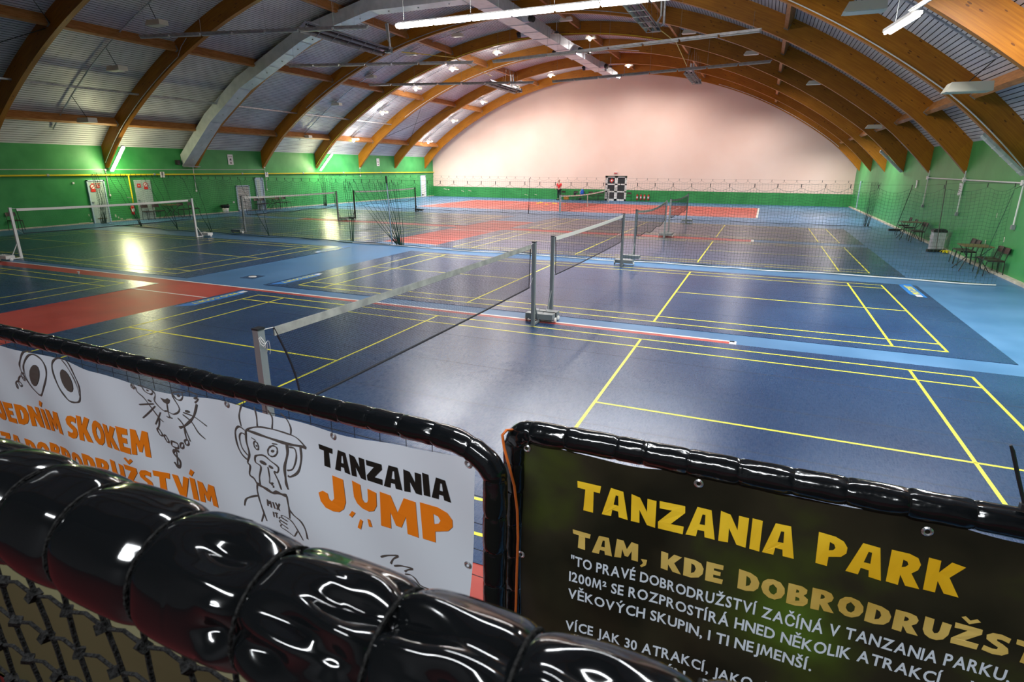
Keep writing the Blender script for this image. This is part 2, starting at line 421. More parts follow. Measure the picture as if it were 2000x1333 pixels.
# paint flakes near the foot of the walls (bare plaster)
mb = MB()
for y, z, a, b in ((12.38, .18, .05, .12), (12.3, .42, .04, .1), (13.62, .3, .07, .14), (13.75, .2, .05, .1), (13.9, .12, .12, .05), (14.3, .08, .3, .03), (15.2, .07, .25, .03), (12.0, .07, .5, .02)):
    mb.cbox((XL + .003, y, z), .006, a, b)
mb.build('bare_patch', 'flake', wl)['kind'] = 'stuff'
mb = MB()
for x, z, a, b in ((-26.0, .72, .35, .07), (-24.0, .55, .3, .05), (-23.2, .6, .35, .06), (-25.6, .66, .2, .05), (-17.2, .35, .35, .04), (-16.2, .38, .25, .04)):
    mb.cbox((x, YB - .003, z), a, .006, b, rot=(0, .25, 0))
mb.build('bare_patch', 'flake', wb)['kind'] = 'stuff'
mb = MB()
for y, z in ((14.9, 1.55), (15.3, .72), (19.3, .42), (21.0, .5), (21.6, .25), (13.9, .95)):
    mb.cbox((XR - .003, y, z), .006, .05, .14)
mb.build('bare_patch', 'flake', wr)['kind'] = 'stuff'

# ------------------------------------------------------------------ vault
def rs(th):
    a = abs(th)
    return RO if a < 37.8 else RO - (a - 37.8) / 3.55 * 0.13
mb = MB(); n = 48
for i in range(n):
    t0, t1 = -41.6 + 83.2 * i / n, -41.6 + 83.2 * (i + 1) / n
    mb.quad([arc(t0, 28.5, YF), arc(t1, 28.5, YF), arc(t1, 28.5, YB), arc(t0, 28.5, YB)])
ceil = struct(mb.build('ceiling', 'grey_wall'))
rows = [(-41.5, -37.8), (-37.8, -26.2), (-26.2, -14.4), (-14.4, -2.8), (-2.8, 2.8), (2.8, 14.4), (14.4, 26.2), (26.2, 37.8), (37.8, 41.5)]
for a, b in rows:
    mb = MB(); k = max(1, round((b - a) * PI / 180 * RO / 0.1316)); g = 0.022 / RO * 180 / PI
    for i in range(k):
        t0 = a + (b - a) * i / k; t1 = a + (b - a) * (i + 1) / k
        r0, r1 = rs(t0), rs(t1); q = lambda t, r: (arc(t, r, 0), arc(t, r, SP))
        A = q(t0, r0); B = q(t1 - g, r1); B2 = q(t1 - g, r1 + .03); A2 = q(t1, r1 + .03); E_ = q(t1, r1)
        mb.quad([A[0], B[0], B[1], A[1]]); mb.quad([B[0], B2[0], B2[1], B[1]], 1)
        mb.quad([B2[0], A2[0], A2[1], B2[1]], 1); mb.quad([A2[0], E_[0], E_[1], A2[1]], 1)
    me = mb.mesh('roof_sheet', ['sheet', 'groove'])
    link('roof_sheet', me, ceil, (0, ARCH_Y[0], 0))
    for y in ARCH_Y[1:]: link('roof_sheet', me, ceil, (0, y, 0))
for t in (-37.8, -26.2, -14.4, -2.8, 2.8, 14.4, 26.2, 37.8):
    mb = MB(); m = Matrix.Translation(arc(t, 28.16, 0)) @ Matrix.Rotation(math.radians(t), 4, 'Y')
    mb.box(-.07, .07, -SP + .09, -.09, -.2, .19, 0, m)
    for yy in (-.1, -SP + .1): mb.box(-.085, .085, yy - .05, yy + .05, -.215, .0, 1, m)
    me = mb.mesh('purlin', ['purlin', 'metal'])
    for y in ARCH_Y[:10]: link('purlin', me, ceil, (0, y, 0))
# glulam arches
def arch_mesh(y0=-.1, y1=.1):
    me_v, me_f, uvs = [], [], []
    n = 72; P = []
    for i in range(n + 1):
        x = XL + (XR - XL) * i / n; d = abs(x - XC)
        z = ZC + math.sqrt(RI * RI - d * d)
        if d > 16.5: z -= .3 * ((d - 16.5) / 2.19) ** 1.6
        th = math.atan2(x - XC, z - ZC)
        xo = XC + RO * math.sin(th * 1.0); zo = ZC + RO * math.cos(th)
        xo = min(max(xo, XL), XR)
        if i in (0, n): zo = 3.86
        P.append((x, z, xo, zo, th * 28))
    for x, z, xo, zo, u in P:
        for y in (y0, y1): me_v += [(x, y, z), (xo, y, zo)]
    for i in range(n):
        b = i * 4
        me_f += [(b, b + 4, b + 5, b + 1), (b + 2, b + 3, b + 7, b + 6), (b, b + 2, b + 6, b + 4)]
        ua, ub = P[i][4], P[i + 1][4]
        uvs += [(ua, 0), (ub, 0), (ub, .72), (ua, .72), (ua, 3), (ua, 3.72), (ub, 3.72), (ub, 3), (ua, 5), (ua, 5.2), (ub, 5.2), (ub, 5)]
    for b in (0, n * 4): me_f.append((b, b + 1, b + 3, b + 2)); uvs += [(0, 0), (0, .7), (.2, .7), (.2, 0)]
    me = bpy.data.meshes.new('glulam_arch'); me.from_pydata(me_v, [], me_f)
    l = me.uv_layers.new(name='UVMap')
    l.data.foreach_set('uv', [c for p in uvs for c in p])
    me.materials.append(M['wood'])
    return me
am = arch_mesh()
names = ['timber arch nearest the pink end wall', 'second timber arch from the pink end wall', 'third timber arch from the pink end wall, with a white conduit',
         'fourth timber arch from the pink wall, with the yellow pipe along it', 'fifth timber arch from the pink wall, grey conduit on its face',
         'timber arch behind the big sheet metal duct', 'timber arch that springs beside the lit tube on the left wall', 'large dark timber arch at the upper left corner',
         'nearest timber arch, above the front courts', 'timber arch just above the front barrier', 'timber arch behind the front barrier']
for i, y in enumerate(ARCH_Y):
    tag(link('glulam_arch', am, None, (0, y, 0)), 'brown glued ' + names[i], 'arch', 'timber arches of the hall')
# wind bracing rods under the sheeting
def rod(pts, r, name, m, label, cat, group=None, n=6):
    return tag(MB().tube(pts, r, n).build(name, m), label, cat, group)
for (ta, ya, tb, yb, lab) in ((-26.2, ARCH_Y[7], -14.6, ARCH_Y[8], 'thin steel bracing rod rising at the upper left corner'), (-37.5, ARCH_Y[8], -26.5, ARCH_Y[7], 'thin steel bracing rod falling at the left edge'),
                              (-37.8, ARCH_Y[2], -26.2, ARCH_Y[1], 'bracing rod crossing the bay before the last, falling left'), (-26.2, ARCH_Y[2], -37.8, ARCH_Y[1], 'bracing rod crossing the bay before the last, falling right')):
    rod([arc(ta, 28.0, ya), arc(tb, 28.0, yb)], .014, 'bracing_rod', 'bsteel', lab, 'rod', 'wind bracing rods')

# conduits on the arches
def arcline(t0, t1, r, y, n=24): return [arc(t0 + (t1 - t0) * i / n, r, y) for i in range(n + 1)]
def on_arch(t, dr, y):
    p = arc(t, RI, y); d = abs(p.x - XC)
    if d > 16.5: p.z -= .3 * ((d - 16.5) / 2.19) ** 1.6
    n_ = Vector((math.sin(math.radians(t)), 0, math.cos(math.radians(t))))
    return p + n_ * dr
def al(t0, t1, dr, y, n=30): return [on_arch(t0 + (t1 - t0) * i / n, dr, y) for i in range(n + 1)]
rod(al(-42.2, 14.5, .06, ARCH_Y[3] - .13, 50), .022, 'gas_pipe', 'yellow', 'yellow gas pipe clipped along the fourth timber arch', 'pipe')
rod(al(24.5, 42.2, .06, ARCH_Y[6] - .13), .017, 'conduit', 'white', 'white conduit down the lower edge of the right arch', 'conduit', 'conduits on the arches')
rod([on_arch(-24.5, .42, ARCH_Y[6] - .13), on_arch(-25.5, .3, ARCH_Y[6] - .13)] + al(-26.4, -42, .07, ARCH_Y[6] - .13), .014, 'conduit', 'galv', 'thin grey conduit down to the lit tube at left', 'conduit', 'conduits on the arches')
rod(al(-31.5, 12, .13, ARCH_Y[4] - .13, 40), .02, 'conduit', 'galv', 'grey conduit along the fifth arch over the middle', 'conduit', 'conduits on the arches')
rod(al(-30.4, 8, .07, ARCH_Y[2] - .13, 40), .02, 'conduit', 'white', 'white conduit along the third arch from the end wall', 'conduit', 'conduits on the arches')
rod(al(17, 38, .08, ARCH_Y[0] - .13), .015, 'conduit', 'white', 'white conduit on the right of the last arch', 'conduit', 'conduits on the arches')

# ------------------------------------------------------------------ flood lamp rows: a rail on the roof and boxes below it
BAY = {6: (ARCH_Y[6] + ARCH_Y[7]) / 2, 3: 26.6, 2: 31.7, 0: 42.1}
def rail(a, b, r, y, lab):
    mb = MB().tube(arcline(a, b, r, y), .03, 5)
    tag(mb.build('lamp_rail', 'galv'), lab, 'rail', 'lamp rails under the roof')
rail(-39.5, -12, 28.25, BAY[6], 'grey rail on the roof of the near left bay')
rail(20, 36.6, 28.25, BAY[6], 'grey rail on the roof of the near right bay')
rail(-39, -8, 28.25, BAY[3], 'dark rail on the roof behind the fifth arch')
rail(-38.5, -6, 28.25, BAY[2], 'rail with lit lamps behind the fourth arch')
rail(-38.5, -6, 28.25, BAY[0], 'rail with lit lamps in the last bay')
def flood(t, r, y, lit, lab, grp, sc_=1.0, rail_r=28.25):
    p = arc(t, r, y)
    o = thing('flood_lamp', lab, 'lamp', p, 0, grp)
    mb = MB(); L_, W_, H_ = .4 * sc_, .2 * sc_, .09 * sc_
    # housing: wedge with a bevelled end
    v = [(-L_, -W_, -H_), (L_, -W_, -H_), (L_, W_, -H_), (-L_, W_, -H_), (-L_ + .1, -W_, H_), (L_ - .02, -W_, H_), (L_ - .02, W_, H_), (-L_ + .1, W_, H_)]
    for f in ((0, 1, 2, 3), (4, 7, 6, 5), (0, 4, 5, 1), (1, 5, 6, 2), (2, 6, 7, 3), (3, 7, 4, 0)): mb.quad([v[i] for i in f])
    mb.build('housing', 'cream', o)
    MB().box(-L_ + .06, L_ - .06, -W_ + .03, W_ - .03, -H_ - .012, -H_ + .002).build('diffuser', 'hid' if lit == 2 else 'dull', o)
    up = arc(t, rail_r, y) - p
    MB().tube([(0, 0, H_), (0.02, 0, H_ + .03), up], .013, 5).build('hanger', 'bsteel', o)
    if lit:
        MB().lathe([(0.0, -.1), (.06, -.08), (.085, -.03), (.085, .03), (.06, .08), (0, .1)], 12, cap=False, c=(0.0, -W_ - .02, -H_ - .06)).build('bulb', 'hid', o, smooth=True)
    return o
for t, r, l in ((-21.8, 27.49, 'white box lamp highest in the near left bay'), (-28.3, 27.32, 'white box lamp in the middle of the near left bay'), (-35.0, 27.0, 'lowest white box lamp in the near left bay')):
    flood(t, r, BAY[6], 0, l, 'unlit box lamps', 1.0)
flood(36.6, 27.5, BAY[6], 0, 'large white box lamp hanging at the right edge', 'unlit box lamps', 1.15)
flood(30.3, 27.75, BAY[6], 0, 'white box lamp at the top right beside the lit tube', 'unlit box lamps', 1.15)
for k, (t, r) in enumerate(((-37.6, 28.0), (-30.7, 28.1), (-24.1, 28.15), (-17.4, 28.1), (-10.8, 28.1), (2.8, 27.95), (16.4, 27.95), (23.1, 27.9), (29.9, 27.9), (37.0, 27.75))):
    pos = ['lowest on the left', 'second up on the left', 'third up on the left', 'fourth up on the left', 'fifth up on the left', 'at the crown beside the duct', 'high on the right', 'third up on the right', 'second up on the right', 'lowest on the right'][k]
    flood(t, r, BAY[3], 0, 'small unlit box lamp behind the fifth arch, ' + pos, 'unlit box lamps', .85)
nm = ['near the crown', 'highest left of the duct', 'second left of the duct', 'third left of the duct', 'fourth left of the duct', 'lowest, by the left wall']
for k, t in enumerate(LIT32): flood(t, 28.0, 31.76, 1, 'lit flood lamp behind the fourth arch, ' + nm[k], 'lit flood lamps', .8)
for k, t in enumerate(LIT10): flood(t, 27.95, 42.1, 1, 'lit flood lamp in the last bay, ' + nm[k], 'lit flood lamps', .8)

# ------------------------------------------------------------------ suspended tube rows
def tube_row(a, b, lit, lab, n=7, z=7.5, grp='rows of tube lamps'):
    a, b = Vector((*a, z)), Vector((*b, z)); L_ = (b - a).length; rz = math.atan2(b.y - a.y, b.x - a.x)
    o = thing('tube_lamp_row', lab, 'lamp', a, rz, grp)
    mb = MB().box(0, L_, -.045, .045, .03, .075)
    mb.build('tray', 'galv', o)
    s = L_ / n
    tm = MB(); tm.box(.03, s - .05, -.06, .06, -.015, .035); 
    body = tm.mesh('tube_lamp', ['galv'])
    gm = MB()
    for q in ((-.065, .065) if lit else (-.03, .03)): gm.tube([(.04, q, -.04), (s - .06, q, -.04)], .068 if lit else .018, 8)
    glow = gm.mesh('tube', ['glow' if lit else 'dull'])
    wm = MB().box(0, .02, -.02, .02, .03, .06)
    for i in range(n):
        t = link('tube_lamp', body, o, (s * i, 0, 0)); link('tube', glow, t)
    hm = MB()
    for i in range(0, n + 1, 2):
        x = min(max(.3, s * i), L_ - .3); wx = a.x + math.cos(rz) * x
        top = ZC + math.sqrt(RI * RI - (wx - XC) ** 2)
        hm.tube([(x, 0, .07), (x, 0, min(top, 10.2) - z + .3)], .005, 3)
    hm.build('hanging_wire', 'metal', o)
    return o
tube_row((-8.68, 12.27), (2.9, 11.95), True, 'brightly lit row of tube lamps over the middle', 8)
tube_row((-18.9, 10.3), (-9.75, 12.15), False, 'unlit tube row at the upper left, nearest the camera', 7)
tube_row((-18.4, 17.5), (-9.5, 19.83), False, 'unlit tube row left of the ridge, under the duct arch', 7)
tube_row((-18.85, 24.55), (-9.2, 27.0), False, 'farthest unlit tube row left of the ridge', 7)
tube_row((-8.6, 20.0), (2.92, 17.66), False, 'long unlit tube row passing below the ridge duct', 8)
tube_row((-8.14, 27.1), (3.3, 24.45), False, 'farthest unlit tube row right of the ridge', 8)
# single lit twin tube with its perforated hanger strip at the upper right
a_, b_ = Vector((5.58, 8.36, 5.5)), Vector((5.80, 6.85, 5.5)); rz = math.atan2(b_.y - a_.y, b_.x - a_.x)
o = thing('tube_lamp_row', 'single lit tube lamp at the upper right on a perforated strip', 'lamp', a_, rz, 'rows of tube lamps')
MB().box(0, 1.5, -.09, .09, -.01, .05).build('tube_lamp', 'white', o)
gm = MB(); gm.tube([(.03, -.045, -.03), (1.47, -.045, -.03)], .028, 8); gm.tube([(.03, .045, -.03), (1.47, .045, -.03)], .028, 8); gm.build('tube', 'glow', o)
mb = MB()
for i in range(80):   # perforated tray: rungs between two edges
    x = 1.2 + i * .05
    mb.box(x, x + .02, -.05, .05, .1, .106)
mb.box(1.2, 5.2, -.055, -.04, .1, .13); mb.box(1.2, 5.2, .04, .055, .1, .13)
mb.build('perforated_tray', 'galv', o)
MB().tube([(.4, 0, .05), (.4, 0, 1.1)], .006, 4).tube([(3.4, 0, .12), (3.4, 0, 1.0)], .006, 4).build('hanging_wire', 'metal', o)

# perforated cable tray along the left side
o = thing('cable_tray', 'long cable tray running towards the end wall under the left arches', 'cable tray', (-24.0, 4.0, 6.0))
mb = MB(); mb.box(-.07, -.05, 0, 30.5, -.02, .05); mb.box(.05, .07, 0, 30.5, -.02, .05)
for i in range(203):
    y = i * .15; mb.box(-.07, .07, y, y + .06, -.02, -.01)
mb.build('tray', 'galv', o)
cm = MB(); P = []
for i in range(120): P.append((random.uniform(-.03, .03), i * .256, .03 + random.uniform(0, .03)))
cm.tube(P, .024, 5); cm.build('cable', 'black', o)
for i in range(7):
    MB().tube([(0, ARCH_Y[8 - i] - 4.0, .03), (0, ARCH_Y[8 - i] - 4.0, .2)], .012, 4).build('bracket', 'metal', o) if ARCH_Y[8 - i] > 4.2 else None

# ------------------------------------------------------------------ big duct: up beside arch 5, then along the ridge
o = thing('ventilation_duct', 'large silver sheet metal duct climbing the left side then along the ridge', 'duct')
prof = [(-27.25, 2.80), (-24.62, 5.10), (-22.2, 6.70), (-17.88, 8.62), (-17.03, 8.88), (-13.77, 9.60), (-9.1, 9.62)]
nrm = []
for i in range(len(prof)):
    a = prof[max(i - 1, 0)]; b = prof[min(i + 1, len(prof) - 1)]
    d = Vector((b[0] - a[0], b[1] - a[1])).normalized(); nrm.append(Vector((-d.y, d.x)))
ya, yb, H_ = 17.9, 18.68, .55
topp = [(-27.3, 3.42)] + [(p[0] + n_.x * H_, p[1] + n_.y * H_) for p, n_ in list(zip(prof, nrm))[1:]]
for i in range(len(prof) - 1):
    (x0, z0), (x1, z1) = prof[i], prof[i + 1]; (u0, w0), (u1, w1) = topp[i], topp[i + 1]
    k = max(1, round((Vector((x1 - x0, z1 - z0)).length) / 1.35))
    for j in range(k):
        f0, f1 = j / k, (j + 1) / k
        L2 = lambda a, b, f: a + (b - a) * f
        A = (L2(x0, x1, f0), L2(z0, z1, f0)); B = (L2(x0, x1, f1), L2(z0, z1, f1)); Cc = (L2(u0, u1, f1), L2(w0, w1, f1)); D = (L2(u0, u1, f0), L2(w0, w1, f0))
        mb = MB()
        for e0, e1, gr in ((0, 1, 0), ):
            a_, b_, c_, d_ = [Vector((p[0], 0, p[1])) for p in (A, B, Cc, D)]
            for y, flip in ((ya, 0), (yb, 1)): mb.quad([Vector((p.x, y, p.z)) for p in (a_, b_, c_, d_)])
            for p, q in ((a_, b_), (d_, c_)): mb.quad([(p.x, ya, p.z), (q.x, ya, q.z), (q.x, yb, q.z), (p.x, yb, p.z)])
            # raised flange at the joint
            ctr = (b_ + c_) / 2
            for p, q in ((b_, c_),):
                e = (q - p) * .03
                mb.quad([(p - e).to_tuple()[0:1] + (ya - .02,) + ((p - e).z,), ((q + e).x, ya - .02, (q + e).z), ((q + e).x - .03, ya - .02, (q + e).z), ((p - e).x - .03, ya - .02, (p - e).z)])
                mb.quad([((p - e).x, ya - .02, (p - e).z), ((p - e).x, yb + .02, (p - e).z), ((p - e).x - .03, yb + .02, (p - e).z), ((p - e).x - .03, ya - .02, (p - e).z)])
        seg = mb.build('duct_section', 'duct', o)
        cx, cz = (A[0] + B[0]) / 2, (A[1] + B[1]) / 2; nn = Vector((D[0] - A[0], 0, D[1] - A[1])).normalized()
        MB().lathe([(.0, -.03), (.035, -.025), (.035, 0), (0, .01)], 8, cap=False, c=(cx, (ya + yb) / 2, cz)).build('port_plug', 'metal', seg)
# grille at its foot
mb = MB(); mb.box(-27.3, -26.75, ya + .02, yb - .02, 2.78, 2.8)
for i in range(6): mb.box(-27.2 + i * .08, -27.16 + i * .08, ya, yb, 2.74, 2.8)
mb.build('grille', 'metal', o)
# ridge run, narrowing in steps
zb_ = 9.62; y = 18.0
def cone(c, d, r0, r1, L_, mi=0, n=14):
    d = Vector(d).normalized(); c = Vector(c)
    return MB().tube([c, c + d * L_ * .5, c + d * L_], [r0, (r0 + r1) * .52, r1], n, mi)
for (y0, y1, xa, xb, h) in ((17.9, 26.5, -9.08, -8.12, .55), (26.5, 33.2, -8.98, -8.1, .5), (33.2, 38.6, -8.86, -8.06, .45), (38.6, 42.0, -8.7, -7.98, .4)):
    k = round((y1 - y0) / 1.7)
    for j in range(k):
        a = y0 + (y1 - y0) * j / k; b = y0 + (y1 - y0) * (j + 1) / k
        mb = MB().box(xa, xb, a, b - .012, zb_, zb_ + h); mb.box(xa - .02, xb + .02, b - .03, b, zb_ - .02, zb_ + h + .02)
        mb.build('duct_section', 'duct', o)
for x, yy, s in ((-8.08, 22.6, 1), (-9.1, 25.6, -1), (-8.08, 30.9, 1), (-9.0, 31.2, -1), (-8.04, 37.2, 1), (-8.88, 37.4, -1)):
    nz = cone((x, yy, zb_ + .22), (s * .9, -.25, -.25), .25, .16, .42).build('nozzle', 'duct', o)
    cone((x + s * .3, yy - .09, zb_ + .14), (s * .9, -.25, -.3), .17, .14, .26).build('outlet', 'black', nz)
mb = MB()
for s in (-1, 1): mb.tube([(-8.35, 41.8, zb_ + .2), (-8.35 + s * .35, 42.3, zb_ + .1), (-8.35 + s * .5, 42.35, zb_)], [.17, .14, .1], 12)
mb.build('nozzle', 'duct', o)
# discs over the ridge duct (ceiling fans at rest)
for i, yy in enumerate((24.9, 31.2, 36.6, 41.0)):
    f = thing('ceiling_fan', 'small dark ceiling fan beside the ridge duct, ' + ['nearest', 'second', 'third', 'farthest'][i], 'fan', (-7.2, yy, 9.55 + .03 * i), 0, 'small ceiling fans')
    MB().lathe([(.0, -.08), (.12, -.06), (.14, 0), (.05, .06), (0, .06)], 14, cap=False).build('motor', 'bsteel', f)
    MB().tube([(0, 0, .05), (0, 0, .62)], .018, 6).build('rod', 'galv', f)
    for b in range(3):
        m = Matrix.Rotation(b * 2.094 + .4, 4, 'Z') @ Matrix.Rotation(.2, 4, 'X')
        MB().box(.1, .42, -.06, .06, -.008, .008, 0, m).build('blade', 'bsteel', f)

# ------------------------------------------------------------------ radiant heaters
def heater(x, y0, y1, z, tilt, lab, flip):
    o = thing('radiant_heater', lab, 'heater', (x, y0, z), 0, 'gas heaters under the roof')
    L_ = y1 - y0; m = Matrix.Rotation(tilt, 4, 'Y')
    mb = MB()
    P = [(-.3, -.05), (-.2, .12), (.2, .12), (.3, -.05)]
    for (a, b) in zip(P[:-1], P[1:]):
        mb.quad([m @ Vector((a[0], 0, a[1])), m @ Vector((b[0], 0, b[1])), m @ Vector((b[0], L_, b[1])), m @ Vector((a[0], L_, a[1]))])
        mb.quad([m @ Vector((a[0] * .96, 0, a[1] - .015)), m @ Vector((b[0] * .96, 0, b[1] - .015)), m @ Vector((b[0] * .96, L_, b[1] - .015)), m @ Vector((a[0] * .96, L_, a[1] - .015))])
    mb.build('reflector', 'galv', o)
    for s in (-.12, .12):
        t = MB().tube([m @ Vector((s, .05, .0)), m @ Vector((s, L_ - .05, .0))], .045, 8); t.build('radiant_tube', 'bsteel', o)
    fm = MB()
    for i in range(7): fm.box(-.3, .3, L_ * i / 6 - .012, L_ * i / 6 + .012, -.07, -.05, 0, m)
    fm.build('guard_bar', 'metal', o)
    MB().cbox((.05, L_ + .12, .1), .3, .25, .26).build('burner_box', 'metal', o)
    e = Vector((flip * .3, L_ - .4, 0))
    MB().tube([(flip * .3, L_ - .2, .1), (flip * .42, L_ - .3, .15), (flip * .42, L_ - .4, 1.1)], .05, 8).build('flue_pipe', 'galv', o)
    MB().tube([(0, L_ + .2, .1), (flip * .1, L_ + .2, .35), (flip * .28, L_ - .2, .45), (flip * .28, L_ - .35, 1.1)], .04, 8).build('air_pipe', 'galv', o)
    wm = MB()
    for i in range(4):
        yy = L_ * (i + .5) / 4
        for s in (-.25, .25): wm.tube([(s, yy, .08), (s * .5, yy, 1.3)], .004, 3)
    wm.build('hanging_wire', 'metal', o)
heater(-13.45, 13.1, 18.6, 8.0, -.5, 'long dark radiant heater left of the lit tube row', 1)
heater(-1.05, 13.6, 18.7, 8.0, 0, 'slatted radiant heater right of the lit tube row, seen from below', 1)
heater(-13.3, 29.5, 34.6, 8.0, -.3, 'small pale radiant heater far left of the ridge duct', -1)
heater(-1.0, 29.9, 34.4, 8.0, 0, 'small radiant heater in front of the pink wall', -1)
rod([(-12.8, 18.9, 8.0), (-12.9, 24.2, 8.6), (-12.9, 29.2, 8.3)], .02, 'gas_pipe', 'yellow', 'thin yellow gas pipe between the left heaters', 'pipe')
rod([(-.9, 19.1, 8.1), (-.95, 24, 8.5), (-1.1, 29.5, 8.3)], .02, 'gas_pipe', 'yellow', 'thin yellow gas pipe between the right heaters', 'pipe')

# ================================================================== WALL FITTINGS
def tubes_along(pts, r, name, m, label, cat, group=None): return rod(pts, r, name, m, label, cat, group, 8)
# left wall pipes
gp = thing('gas_pipe', 'thick yellow gas pipe along the whole green left wall', 'pipe', (XL + .12, 0, 2.36))
MB().tube([(0, YF + 1, 0), (0, YB, -.03)], .042, 10).build('pipe', 'yellow', gp)
for y in (10.7, 16.0, 22.0, 27.5, 32, 37): 
    MB().tube([(0, y, -.0), (0, y + .1, -.0)], .058, 10).build('coupling', 'galv', gp)
MB().tube([(0, 14.6, 0), (0, 14.6, -1.35), (0, 14.6, -1.48)], [.035, .035, .02], 8).build('drop_pipe', 'yellow', gp)
MB().tube([(.0, 14.55, -1.2), (.0, 14.3, -1.15)], .012, 6).build('valve_handle', 'galv', gp)
tubes_along([(XL + .03, YF + 1, 2.64), (XL + .03, 24.0, 2.6)], .014, 'conduit', 'white', 'thin pale conduit above the yellow pipe', 'conduit', 'wall conduits')
for i, (y, z0, z1, l) in enumerate(((13.5, 2.6, 1.35, 'pale drop conduit behind the bunched net'), (18.6, 2.8, 1.4, 'galvanised drop conduit under the duct foot'), (24.05, 2.75, 1.3, 'drop conduit below the fifth arch foot'), (34.3, 2.72, 2.1, 'thin drop conduit below the third arch foot'))):
    o = thing('drop_conduit', l, 'conduit', (XL + .04, y, 0), 0, 'drop conduits left')
    MB().tube([(0, 0, z0), (0, 0, z1)], .02, 6).build('conduit', 'galv', o); MB().cbox((0, 0, z1), .06, .08, .1).build('socket', 'white', o)
    MB().cbox((0, 0, z0), .06, .09, .09).build('junction_box', 'white', o)
# right wall conduit and drops
o = thing('conduit', 'white conduit with junction boxes along the right wall', 'conduit', (XR - .05, 0, 2.5), 0)
MB().tube([(0, 6, 0), (0, 23.8, 0)], .022, 8).build('pipe', 'white', o)
for y in (13.4, 18.6, 23.7): MB().cbox((0, y, 0), .08, .14, .14).build('junction_box', 'white', o)
for y, l in ((13.35, 'nearest the camera'), (18.6, 'behind the paper notice'), (23.6, 'farthest along')):
    o = thing('drop_conduit', 'drop conduit with a socket on the right wall, ' + l, 'conduit', (XR - .05, y, 0), 0, 'drop conduits right')
    MB().tube([(0, 0, 2.8), (0, 0, 1.38)], .02, 6).build('conduit', 'white', o); MB().cbox((0, 0, 1.34), .08, .11, .12).build('socket', 'metal', o)
# tube lamps at the arch feet
def foot_lamp(side, y, lit, lab):
    if side < 0: a, b = Vector((-27.02, y, 2.56)), Vector((-25.8, y, 3.74))
    else: a, b = Vector((9.98, y, 2.72)), Vector((8.86, y, 3.76))
    o = thing('wall_tube_lamp', lab, 'lamp', a, 0, 'tube lamps at the arch feet')
    d = b - a; L_ = d.length
    ang = math.atan2(d.z, d.x); m = Matrix.Rotation(-ang, 4, 'Y')
    mb = MB().box(0, L_, -.07, .07, -.03, .04, 0, m); mb.build('case', 'galv', o)
    n_ = m @ Vector((0, 0, .035 if side < 0 and False else -.04))
    mb = MB().box(.03, L_ - .03, -.06, .06, -.085, -.03, 0, m) if side < 0 else MB().box(.03, L_ - .03, -.065, .065, .04, .085, 0, m)
    mb.build('diffuser', 'glowy' if lit else 'dull', o)
    if not lit:
        k = MB()
        for i in range(5): k.box(L_ * (i + .5) / 5 - .015, L_ * (i + .5) / 5 + .015, -.075, .075, .03, .09, 0, m)
        k.build('clip', 'white', o)
foot_lamp(-1, 13.62, 1, 'glowing tube lamp at the foot of the left arch beside the open net')
foot_lamp(-1, 29.15, 1, 'glowing tube lamp farther along the left wall, under the yellow pipe arch')
foot_lamp(1, 13.35, 0, 'large unlit tube lamp at the foot of the nearest right arch')
foot_lamp(1, 28.95, 0, 'small unlit tube lamp at the foot of a far right arch')
# loudspeakers by the duct foot
o = thing('loudspeaker', 'small black loudspeaker beside the foot of the duct', 'loudspeaker', (XL + .12, 17.6, 3.0))
MB().cbox((0, 0, 0), .18, .2, .26).build('cabinet', 'black', o); MB().lathe([(.07, 0), (.05, .015), (0, .0)], 12, c=(.02, -.0, -.14)).build('cone', 'bsteel', o)
# doors of the left wall: leaf set in a pale blue frame (structure)
def sign_disc(mb_parent, x, y, z, s): pass
def wall_door(n, y0, y1, h, leaf, recess=True, framed=True):
    d = struct(MB().box(XL - .02, XL + .035, y0 + .05, y1 - .05, .02, h - .05).build('door_%d' % n, leaf))
    if framed:
        f = MB()
        f.box(XL, XL + .07, y0, y0 + .06, 0, h); f.box(XL, XL + .07, y1 - .06, y1, 0, h); f.box(XL, XL + .07, y0, y1, h - .06, h)
        f.build('door_frame', 'frame', d)
    return d
d1 = wall_door(1, 12.46, 13.33, 2.11, 'doorw')
MB().cbox((XL + .06, 12.6, 1.05), .05, .12, .02).build('door_handle', 'metal', d1)
MB().cbox((XL + .04, 12.9, .22), .012, .45, .05).build('vent_slot', 'brown', d1)
MB().cbox((XL + .04, 12.9, 1.93), .012, .45, .03).build('closer', 'signred', d1)
d2 = wall_door(2, 14.85, 15.87, 2.12, 'doorw', framed=False)
MB().box(XL + .034, XL + .04, 15.3, 15.31, .02, 2.05).build('seam', 'metal', d2)
MB().cbox((XL + .06, 14.98, 1.05), .05, .12, .02).build('door_handle', 'metal', d2)
d3 = wall_door(3, 23.1, 23.8, 2.1, 'frame')
MB().box(XL + .03, XL + .045, 23.22, 23.5, .05, 1.98).build('door_leaf', 'doorw', d3)
d4 = wall_door(4, 43.7, 44.65, 2.06, 'white')
MB().cbox((XL + .045, 44.0, .2), .012, .3, .1).build('vent_slot', 'black', d4)
